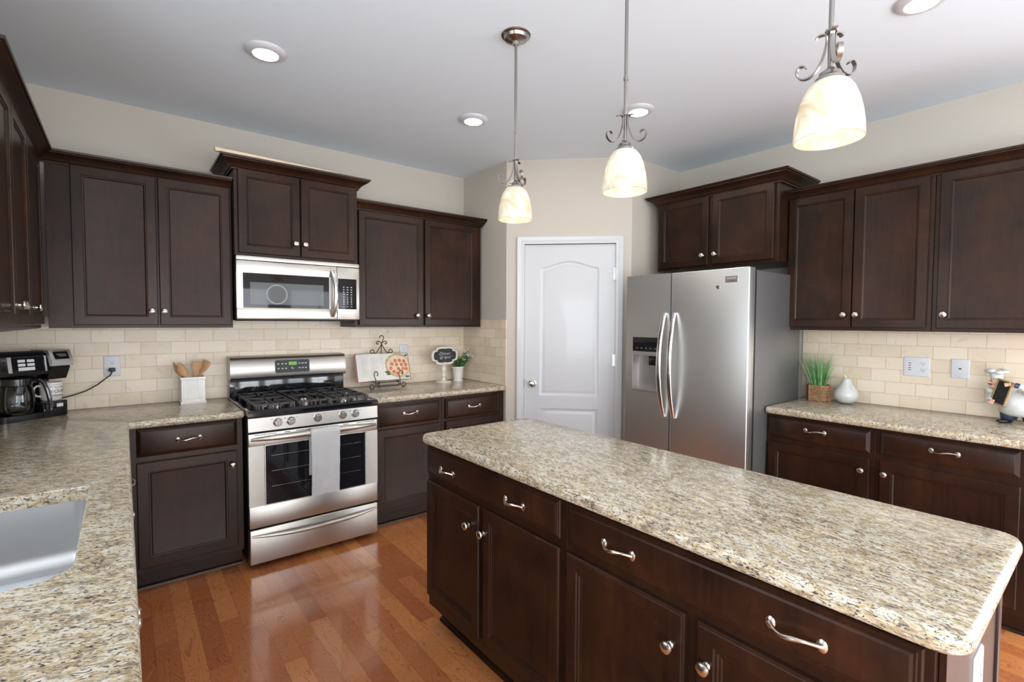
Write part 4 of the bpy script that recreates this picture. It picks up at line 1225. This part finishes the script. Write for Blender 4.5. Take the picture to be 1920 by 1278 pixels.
# ------------------------------------------------------------------ utensil holder with spoons
UH = (-0.203, -0.112)
mb = MB(); bm = mb.bm
def sq(h, z, c=UH): return [(c[0] - h, c[1] - h, z), (c[0] + h, c[1] - h, z), (c[0] + h, c[1] + h, z), (c[0] - h, c[1] + h, z)]
mb.loops([sq(h, z) for h, z in ((0.066, 0.914), (0.067, 0.917), (0.067, 0.926), (0.062, 0.930), (0.063, 0.934), (0.060, 0.938), (0.060, 1.058), (0.063, 1.061), (0.063, 1.066), (0.066, 1.069), (0.066, 1.078), (0.060, 1.079), (0.058, 1.07), (0.056, 0.925))])
for k in range(13):
    t = -0.050 + 0.1 * k / 12
    mb.lathe([(0.0030, 0.938), (0.0030, 1.058)], (UH[0] + t, UH[1] - 0.0600, 0), 6)
    mb.lathe([(0.0030, 0.938), (0.0030, 1.058)], (UH[0] + 0.0600, UH[1] + t, 0), 6)
    mb.lathe([(0.0030, 0.938), (0.0030, 1.058)], (UH[0] - 0.0600, UH[1] + t, 0), 6)
tag(mb.build('utensil_holder', 'ceramic', None, 40), 'square white ribbed ceramic holder with wooden utensils left of the range', 'utensil holder')
def utensil(name, label, bx, by, top, kind, roll=0.0):
    b = Vector((UH[0] + bx, UH[1] + by, 0.936)); t = Vector(top)
    d = (t - b).normalized(); L = (t - b).length
    side = Vector((math.cos(roll), math.sin(roll), 0)); side = (side - d * side.dot(d)).normalized(); n_ = d.cross(side)
    xf = Matrix(((side.x, n_.x, d.x, b.x), (side.y, n_.y, d.y, b.y), (side.z, n_.z, d.z, b.z), (0, 0, 0, 1)))
    mb = MB(); rings = []
    hl = 0.095
    for k in range(25):
        u = k / 24; z = u * L; s_ = max(0.0, (z - (L - hl)) / hl)
        if kind == 'spoon': w_ = 0.006 + 0.021 * math.sin(PI * min(1, s_ * 1.0) ** 0.8) if s_ > 0 else 0.006
        else: w_ = 0.006 + (0.020 * min(1, s_ * 1.6) ** 0.7 if s_ > 0 else 0)
        th = 0.005 if s_ <= 0 else 0.005 - 0.002 * s_
        if k == 24: w_ *= 0.8
        cup = 0.010 * math.sin(PI * s_) if kind == 'spoon' else 0
        rings.append([(w_ * math.cos(a), th * math.sin(a) - cup * math.cos(a) ** 2 * -1, z) for a in [2 * PI * q / 14 for q in range(14)]])
    mb.loops(rings, xf=xf)
    tag(mb.build(name, 'woodl', None, 50), label, 'utensil', 'wooden utensils in the white holder')
utensil('wooden_spoon', 'wooden spoon leaning farthest left in the white holder', 0.022, -0.02, (-0.275, -0.155, 1.168), 'spoon', 0.1)
utensil('wooden_spatula', 'wide wooden spatula in the middle of the white holder', -0.018, 0.01, (-0.170, -0.125, 1.172), 'spat', 0.15)
utensil('wooden_spatula', 'wooden turner leaning farthest right in the white holder', -0.03, 0.025, (-0.118, -0.108, 1.172), 'spat', -0.5)
utensil('wooden_spoon', 'narrow wooden spoon tip half hidden behind the left spoon', 0.03, 0.03, (-0.296, -0.08, 1.166), 'spoon', 1.0)

# ------------------------------------------------------------------ cookbook on its easel
es = empty('book_easel', (1.06, -0.12, 0.914), 0, 'brown scrolled wire easel holding the open cookbook', 'easel')
def smooth_pts(pts, n=5):
    out = []
    for i in range(len(pts) - 1):
        p0, p1, p2, p3 = [Vector(pts[k]) for k in (max(i - 1, 0), i, i + 1, min(i + 2, len(pts) - 1))]
        for q in range(n):
            s_ = q / n
            out.append(0.5 * ((2 * p1) + (p2 - p0) * s_ + (2 * p0 - 5 * p1 + 4 * p2 - p3) * s_ ** 2 + (3 * p1 - p0 - 3 * p2 + p3) * s_ ** 3))
    out.append(Vector(pts[-1])); return out
wr = 0.0032
def wire(name, pts, r_=wr): 
    mb = MB(); mb.tube(smooth_pts(pts), r_, 8); return mb.build(name, 'wire', es)
for sgn in (-1, 1):
    # front foot: curled base, shaft, hook
    x = sgn * 0.100
    wire('foot_scroll', [(x + sgn * 0.045 * c, -0.085, z) for c, z in ((0.35, 0.026), (0.55, 0.036), (0.85, 0.034), (1.05, 0.018), (0.85, 0.004), (0.45, 0.005), (0.10, 0.022), (0.0, 0.045), (0.0, 0.066), (0.18, 0.092), (0.25, 0.115), (0.02, 0.132), (-0.30, 0.124), (-0.38, 0.105), (-0.18, 0.100))] if sgn < 0 else
         [(x + 0.045 * c, -0.085, z) for c, z in ((0.35, 0.026), (0.55, 0.036), (0.85, 0.034), (1.05, 0.018), (0.85, 0.004), (0.45, 0.005), (0.10, 0.022), (0.0, 0.045), (0.0, 0.066), (-0.18, 0.092), (-0.20, 0.115), (0.10, 0.132), (0.42, 0.124), (0.48, 0.105), (0.30, 0.100))])
    wire('shelf_arm', [(x, -0.085, 0.046), (x, -0.02, 0.046), (x * 0.8, 0.03, 0.05)])
    # crest scrolls above the book
    wire('crest_scroll', [(sgn * a, 0.035, z) for a, z in ((0.060, 0.268), (0.085, 0.266), (0.090, 0.282), (0.070, 0.292), (0.045, 0.270) if False else (0.052, 0.262), (0.020, 0.300), (0.0, 0.336), (-0.012, 0.352), (-0.030, 0.358), (-0.044, 0.346), (-0.034, 0.334), (-0.026, 0.342))])
wire('crest_hook', [(0.0, 0.035, 0.336), (0.010, 0.035, 0.365), (0.018, 0.035, 0.388), (0.006, 0.035, 0.402), (-0.014, 0.035, 0.396), (-0.014, 0.035, 0.380)])
wire('cross_bar', [(-0.100, -0.085, 0.046), (0.0, -0.085, 0.046), (0.100, -0.085, 0.046)])
wire('cross_bar', [(-0.078, -0.085, 0.046), (-0.09, -0.085, 0.018), (0.0, -0.085, 0.016), (0.09, -0.085, 0.018), (0.078, -0.085, 0.046)])
wire('back_leg', [(0.0, 0.035, 0.336), (0.0, 0.06, 0.18), (0.0, 0.085, 0.002)])
wire('back_rail', [(-0.055, 0.03, 0.262), (-0.06, 0.0, 0.15), (-0.078, -0.03, 0.048)]); wire('back_rail', [(0.055, 0.03, 0.262), (0.06, 0.0, 0.15), (0.078, -0.03, 0.048)])
bk = empty('cookbook', (1.060, -0.150, 0.9665), 0, 'open cookbook showing a tomato tart photo on its right page', 'book')
lean = math.atan2(0.062, 0.200)
BK = Matrix.Rotation(-lean, 4, 'X')
H_ = 0.212
def page_pts(sgn, w_, lift, n=12):
    p = []
    for k in range(n + 1):
        u = k / n
        p.append((sgn * w_ * u, -lift * math.sin(PI * min(1, u * 1.02)) ** 0.7 * (1 - 0.35 * u) - 0.012 * (1 - u)))
    return p
mb = MB(); mb.box(-0.225, -0.004, 0.0, 0.003, -0.004, H_ + 0.004, xf=BK); mb.box(0.004, 0.222, 0.0, 0.003, -0.004, H_ + 0.004, xf=BK); mb.box(-0.006, 0.006, 0.0, 0.003, -0.004, H_ + 0.004, xf=BK)
mb.build('book_cover', 'cover', bk)
for sgn, w_, lf in ((-1, 0.212, 0.020), (1, 0.216, 0.010)):
    pp = page_pts(sgn, w_, lf)
    mb = MB(); mb.loops([[(x, y, 0.0), (x, y, H_), (x, -0.0005, H_), (x, -0.0005, 0.0)] for x, y in pp], xf=BK)
    pg = mb.build('page_block', 'paper', bk, 40)
    def on_page(x):
        for (x0, y0), (x1, y1) in zip(pp, pp[1:]):
            if min(x0, x1) <= x <= max(x0, x1) + 1e-9:
                return y0 + (y1 - y0) * ((x - x0) / (x1 - x0))
        return pp[-1][1]
    if sgn < 0:
        mb = MB()
        for c0 in (-0.175, -0.105):
            for r_ in range(13):
                z = 0.172 - r_ * 0.011
                y = on_page(c0 + 0.025) - 0.0012
                mb.box(c0, c0 + (0.055 if r_ % 4 else 0.035), y - 0.0002 - 0.0006, y, z, z + 0.0035, xf=BK)
        mb.build('printed_text', 'faint', pg)
    else:
        def disc(cx, cz, rx_, rz_, mat, name, lift_, dome=0.0, n=28, seed=0, wob=0.0):
            mb = MB(); rr = random.Random(seed); bm = mb.bm
            ring = []; ph = rr.uniform(0, 6)
            for k in range(n):
                a = 2 * PI * k / n
                w2 = 1 + wob * math.sin(a * 5 + ph)
                x = cx + rx_ * w2 * math.cos(a); z = cz + rz_ * w2 * math.sin(a)
                x = min(x, 0.2155); z = max(0.001, min(z, H_ - 0.001)); x = max(x, 0.002)
                ring.append(bm.verts.new((x, on_page(max(0, min(x, w_))) - lift_, z)))
            bm.verts.ensure_lookup_table()
            c_ = bm.verts.new((cx, on_page(max(0, min(cx, w_))) - lift_ - dome, cz))
            for k in range(n): bm.faces.new((ring[k], ring[(k + 1) % n], c_))
            for v in bm.verts: v.co = BK @ v.co
            return mb.build(name, mat, pg, 60)
        disc(0.150, 0.100, 0.075, 0.115, 'faint', 'printed_cloth', 0.0010, wob=0.1, seed=2)
        disc(0.120, 0.115, 0.112, 0.098, 'pie', 'printed_tart_crust', 0.0016, wob=0.02, seed=4)
        disc(0.122, 0.112, 0.098, 0.083, 'cust', 'printed_tart_filling', 0.0022, wob=0.02, seed=5)
        tom = [(0.065, 0.125), (0.098, 0.150), (0.135, 0.152), (0.175, 0.145), (0.052, 0.090), (0.105, 0.118), (0.148, 0.118), (0.188, 0.115), (0.075, 0.062), (0.118, 0.085), (0.160, 0.085), (0.105, 0.048), (0.190, 0.082), (0.145, 0.052)]
        for i, (tx, tz) in enumerate(tom): disc(tx, tz, 0.0150, 0.0150, 'tomato', 'printed_tomato', 0.0028, wob=0.08, seed=i, n=14)
        for i, (tx, tz, ra, rb) in enumerate(((0.022, 0.062, 0.022, 0.010), (0.030, 0.045, 0.018, 0.008), (0.19, 0.020, 0.022, 0.008), (0.20, 0.195, 0.014, 0.008))): disc(tx, tz, ra, rb, 'herb', 'printed_herb', 0.0030, wob=0.2, seed=40 + i, n=14)

# ------------------------------------------------------------------ chalkboard sign on its stand
sg = empty('chalkboard_sign', (1.590, -0.150, 0.914), R(4), 'small white framed chalkboard sign on a turned white stand', 'sign')
mb = MB().lathe([(0.066, 0), (0.066, 0.006), (0.060, 0.010), (0.026, 0.014), (0.020, 0.020), (0.016, 0.030), (0.014, 0.045), (0.020, 0.050), (0.022, 0.058), (0.017, 0.066), (0.013, 0.072), (0.015, 0.082), (0.021, 0.105), (0.020, 0.120), (0.014, 0.134), (0.020, 0.140), (0.021, 0.165), (0, 0.165)], (0, 0.010, 0), 32)
mb.build('turned_stand', 'cream', sg, 50)
def plaque(w_, h_, n=96):
    pts = []
    for k in range(n):
        a = 2 * PI * k / n
        # bracketed oval: wide lobes left/right, notched corners
        ca, sa = math.cos(a), math.sin(a)
        r_ = 1.0 / ((abs(ca) ** 2.6 + abs(sa) ** 2.6) ** (1 / 2.6))
        dent = 0.0
        for c in (R(42), R(138), R(222), R(318)):
            d = (a - c + PI) % (2 * PI) - PI
            dent += 0.16 * math.exp(-(d / 0.13) ** 2)
        for c in (PI / 2, 3 * PI / 2):
            d = (a - c + PI) % (2 * PI) - PI
            dent += 0.07 * math.exp(-(d / 0.16) ** 2)
        r_ *= 1 - dent
        pts.append((w_ * r_ * ca, h_ * r_ * sa))
    return pts
zc_ = 0.228
o1, i1 = plaque(0.132, 0.079), plaque(0.112, 0.060)
mb = MB(); rings = []
for pts, y in ((o1, 0.006), (o1, -0.004), ([(x * .97, z * .96) for x, z in o1], -0.008), ([(x * 1.03, z * 1.04) for x, z in i1], -0.008), (i1, -0.004)):
    rings.append([(x, y - 0.010, zc_ + z) for x, z in pts])
mb.loops(rings); mb.build('sign_frame', 'cream', sg, 40)
mb = MB(); mb.loops([[(x, y - 0.010, zc_ + z) for x, z in i1] for y in (-0.0045, -0.0055)]); cb_ = mb.build('chalk_surface', 'chalk', sg)
lettering('Dinner', 0.040, (-0.006, -0.0160, zc_ + 0.017), cb_, 'chalkw', shear=0.35, thin=-0.0009)
lettering('@ 6pm!', 0.034, (0.0, -0.0160, zc_ - 0.015), cb_, 'chalkw', shear=0.25, thin=-0.0007)

# ------------------------------------------------------------------ plants
def blade(mb, base, d, L, w_, bend, n=6, seg_flat=True):
    d = Vector(d).normalized(); side = d.cross(Vector((0, 0, 1)))
    if side.length < 1e-3: side = Vector((1, 0, 0))
    side.normalize(); side = Matrix.Rotation(rnd.uniform(0, PI), 3, d) @ side
    p = Vector(base); fall = Vector(bend); L_, R_ = [], []
    for k in range(n + 1):
        t = k / n; ww = w_ * (1 - t ** 2.2) * (0.7 + 0.6 * math.sin(PI * min(1, t + 0.25)))
        q = p + d * L * t + fall * t * t
        L_.append(mb.bm.verts.new(q - side * ww)); R_.append(mb.bm.verts.new(q + side * ww))
    for k in range(n): mb.bm.faces.new((L_[k], R_[k], R_[k + 1], L_[k + 1]))
fp = empty('potted_plant', (1.752, -0.110, 0.914), 0, 'small white pot of green leaves and tiny white flowers by the sign', 'potted plant')
MB().lathe([(0.044, 0), (0.044, 0.006), (0.038, 0.010), (0.034, 0.014), (0.040, 0.050), (0.050, 0.112), (0.054, 0.116), (0.054, 0.124), (0.050, 0.124), (0.046, 0.110), (0, 0.108)], (0, 0, 0), 32).build('pot', 'ceramic', fp, 45)
mb = MB(); fl = MB(); tips = []
for k in range(170):
    a = rnd.uniform(0, 2 * PI); r_ = rnd.uniform(0, 0.036)
    lean_ = rnd.uniform(0.0, 0.75)
    d = Vector((math.cos(a) * lean_ + 0.20, math.sin(a) * lean_ - 0.10, 1.0))
    L = rnd.uniform(0.045, 0.135)
    blade(mb, (r_ * math.cos(a), r_ * math.sin(a), 0.108), d, L, rnd.uniform(0.0024, 0.0050), (rnd.uniform(0.0, 0.03), rnd.uniform(-0.02, 0.005), -rnd.uniform(0.0, 0.02)))
for k in range(24):
    a = rnd.uniform(0, 2 * PI); d = Vector((rnd.uniform(-0.15, 0.75), rnd.uniform(-0.9, -0.1), 1.0)).normalized()
    L = rnd.uniform(0.11, 0.195); b0 = Vector((0.015 * math.cos(a), 0.015 * math.sin(a), 0.108))
    end = b0 + d * L + Vector((0.012, 0, -0.012))
    mb.tube([b0, b0 + d * L * 0.5, end], 0.0011, 5)
    for q in range(5):
        t = rnd.uniform(0.5, 1.0); p = b0.lerp(end, t)
        blade(mb, p, (rnd.uniform(-1, 1), rnd.uniform(-1, 1), rnd.uniform(-0.2, 0.8)), rnd.uniform(0.016, 0.034), 0.0055, (0, 0, -0.004), n=4)
    if k % 2 == 0:
        for q in range(6):
            p = end + Vector((rnd.uniform(-.011, .011), rnd.uniform(-.011, .011), rnd.uniform(-.008, .01)))
            fl.ball(p, (0.0045, 0.0045, 0.003), 8, 5)
mb.build('foliage', 'leaf', fp, 0)['kind'] = 'stuff'
fl.build('blossoms', 'petal', fp)['kind'] = 'stuff'
gp = empty('grass_basket', (3.112, -2.478, 0.914), 0, 'wicker hexagonal basket of artificial green grass beside the refrigerator', 'potted plant')
hexp = [(0.074 * math.cos(R(30 + 60 * k)), 0.074 * math.sin(R(30 + 60 * k))) for k in range(6)]
mb = MB(); mb.loops([[(x * s_, y * s_, z) for x, y in hexp] for s_, z in ((0.96, 0.0), (0.98, 0.006), (0.97, 0.05), (1.0, 0.094), (1.03, 0.098), (1.02, 0.104), (0.95, 0.104), (0.92, 0.09))])
for x, y in hexp: mb.tube([(x * 0.97, y * 0.97, 0.002), (x * 0.985, y * 0.985, 0.100)], 0.003, 6)
mb.build('basket', 'wicker', gp, 30)
mb = MB()
for k in range(230):
    a = rnd.uniform(0, 2 * PI); r_ = rnd.uniform(0, 0.045); ln = rnd.uniform(0, 0.28)
    d = Vector((math.cos(a) * ln - 0.03, math.sin(a) * ln, 1)); L = rnd.uniform(0.13, 0.275)
    blade(mb, (r_ * math.cos(a), r_ * math.sin(a), 0.09), d, L, rnd.uniform(0.0010, 0.0022), (math.cos(a) * 0.03 - 0.005, math.sin(a) * 0.03, -0.008), n=6)
for k in range(22):
    a = rnd.uniform(0, 2 * PI); d = Vector((math.cos(a) * 0.9, math.sin(a) * 1.0, 0.8))
    if d.x > 0.35: d.x = -0.3
    blade(mb, (0, 0, 0.10), d, rnd.uniform(0.10, 0.19), 0.0010, (0, 0, -0.03), n=6)
mb.build('grass_blades', 'grass', gp, 0)['kind'] = 'stuff'
pr_ = empty('ceramic_pear', (3.112, -2.640, 0.914), 0, 'white ceramic pear ornament right of the grass basket', 'ornament')
MB().lathe([(0.0, 0.001), (0.026, 0.0), (0.045, 0.008), (0.062, 0.028), (0.068, 0.052), (0.062, 0.078), (0.048, 0.100), (0.034, 0.122), (0.026, 0.142), (0.022, 0.155), (0.014, 0.163), (0.0, 0.162)], (0, 0, 0), 40).build('pear_body', 'pearm', pr_, 80)
mb = MB(); mb.tube([(0, 0, 0.158), (0.0, 0.005, 0.168), (0.0, 0.014, 0.178)], [0.004, 0.004, 0.0055], 8); mb.build('pear_stem', 'cream', pr_)

# ------------------------------------------------------------------ chef figurine (faces the camera side, -x)
cf_ = empty('chef_figurine', (3.075, -3.430, 0.914), -PI / 2 + R(-8), 'chef figurine in white coat and hat holding a small chalkboard', 'figurine')
def soft(mb, it=1):
    return mb
mb = MB()
mb.lathe([(0.0, 0.040), (0.060, 0.042), (0.082, 0.060), (0.090, 0.095), (0.084, 0.130), (0.066, 0.160), (0.045, 0.180), (0.028, 0.190), (0.022, 0.200), (0, 0.202)], (0.0, 0, 0), 36, sy=0.85)
mb.ball((-0.056, -0.015, 0.150), (0.028, 0.024, 0.030), 16, 10); mb.ball((0.064, -0.015, 0.150), (0.030, 0.024, 0.030), 16, 10)
for v in mb.bm.verts:
    if v.co.z > 0.09: v.co.x -= 0.72 * (v.co.z - 0.09)
mb.build('coat', 'pearm', cf_, 80)
hc = Vector((-0.092, -0.016, 0.207)); fd_ = Vector((-0.80, -0.60, 0)).normalized(); sd_ = Vector((0.60, -0.80, 0))
def hp(f, s_, z): return hc + fd_ * f + sd_ * s_ + Vector((0, 0, z))
HR = Matrix.Rotation(math.atan2(fd_.y, fd_.x), 3, 'Z')
mb = MB(); mb.ball(hc, (0.026, 0.024, 0.031), 20, 14); mb.ball(hp(0.028, 0, -0.001), (0.011, 0.007, 0.006), 10, 8, rot=HR)
mb.ball(hp(0.014, 0, -0.022), (0.014, 0.016, 0.011), 12, 8, rot=HR); mb.ball(hp(0, 0.025, 0), (0.006, 0.004, 0.008), 8, 6); mb.ball(hp(0, -0.025, 0), (0.006, 0.004, 0.008), 8, 6)
mb.build('head', 'skin', cf_, 80)
mb = MB(); mb.ball(hp(0.026, 0.008, -0.010), (0.004, 0.010, 0.004), 10, 6, rot=HR); mb.ball(hp(0.026, -0.008, -0.010), (0.004, 0.010, 0.004), 10, 6, rot=HR); mb.build('moustache', 'hair', cf_, 80)
for s_ in (-0.009, 0.009): MB().ball(hp(0.0235, s_, 0.007), 0.0028, 8, 6).build('eye', 'shoe', cf_, 80)
mb = MB(); mb.lathe([(0.0235, hc.z + 0.018), (0.025, hc.z + 0.022), (0.027, hc.z + 0.048), (0.020, hc.z + 0.050)], (hc.x, hc.y, 0), 24)
for k in range(6):
    a = 2 * PI * k / 6; mb.ball((hc.x + 0.030 * math.cos(a), hc.y + 0.022 * math.sin(a), hc.z + 0.058 + 0.004 * math.sin(a * 2)), (0.021, 0.018, 0.013), 14, 10)
mb.ball((hc.x, hc.y, hc.z + 0.060), (0.032, 0.026, 0.010), 16, 10)
mb.build('chef_hat', 'pearm', cf_, 80)
for sx in (-1, 1):
    lg = MB().lathe([(0.030, 0.018), (0.034, 0.030), (0.036, 0.060)], (sx * 0.042, 0.0, 0), 18).build('trouser_leg', 'navy', cf_, 60)
    mb = MB(); mb.ball((sx * 0.050, -0.022, 0.011), (0.024, 0.046, 0.013), 20, 12, rot=Matrix.Rotation(sx * R(28), 3, 'Z')); mb.box(sx * 0.050 - 0.018, sx * 0.050 + 0.018, -0.045, 0.014, 0.0, 0.004, 0.001, 1)
    mb.build('shoe', 'shoe', cf_, 80)
# arms reach forward-left to the chalkboard
BDX = Matrix.Translation((-0.052, -0.085, 0.162)) @ Matrix.Rotation(R(14), 4, 'Y') @ Matrix.Rotation(R(-30), 4, 'Z')
mb = MB(); mb.tube([(0.020, -0.015, 0.160), (0.045, -0.060, 0.176), (0.020, -0.088, 0.200), (0.006, -0.094, 0.205)], [0.020, 0.018, 0.015, 0.012], 12); mb.tube([(-0.094, -0.02, 0.150), (-0.100, -0.050, 0.128), (-0.100, -0.078, 0.112)], [0.018, 0.015, 0.012], 12)
mb.build('sleeves', 'pearm', cf_, 80)
mb = MB(); mb.tube([(0.014, -0.090, 0.2025), (-0.001, -0.096, 0.206)], [0.0135, 0.014], 14); mb.build('sleeve_cuff', 'navy', cf_, 80)
mb = MB()
hx = [(-0.014, -0.098, 0.208), (-0.090, -0.092, 0.108)]
for hi, h in enumerate(hx):
    mb.ball(h, (0.014, 0.009, 0.010), 14, 10)
    for f in range(4):
        o = Vector((-0.012, -0.006, 0.006 - f * 0.0045)) if hi == 0 else Vector((0.002 + f * 0.0045, -0.010, 0.005))
        e2 = Vector((-0.012 + f * 0.001, -0.002, -0.003)) if hi == 0 else Vector((0.001, -0.003, 0.011))
        mb.tube([Vector(h) + o * 0.6, Vector(h) + o + e2 * 0.5, Vector(h) + o + e2], [0.0030, 0.0030, 0.0022], 8)
    mb.tube([Vector(h), Vector(h) + Vector((-0.004, -0.008, 0.012))], [0.0036, 0.0026], 8)
mb.build('hands', 'skin', cf_, 80)
mb = MB()
for a_ in ((-0.040, 0.040, -0.066, -0.058), (-0.040, 0.040, 0.058, 0.066)): mb.box(a_[0], a_[1], -0.005, 0.005, a_[2], a_[3], 0.001, 1, xf=BDX)
for a_ in ((-0.040, -0.032), (0.032, 0.040)): mb.box(a_[0], a_[1], -0.005, 0.005, -0.066, 0.066, 0.001, 1, xf=BDX)
bf = mb.build('board_frame', 'frame', cf_)
MB().box(-0.033, 0.033, -0.002, 0.003, -0.060, 0.060, xf=BDX).build('board_slate', 'mblack', bf)
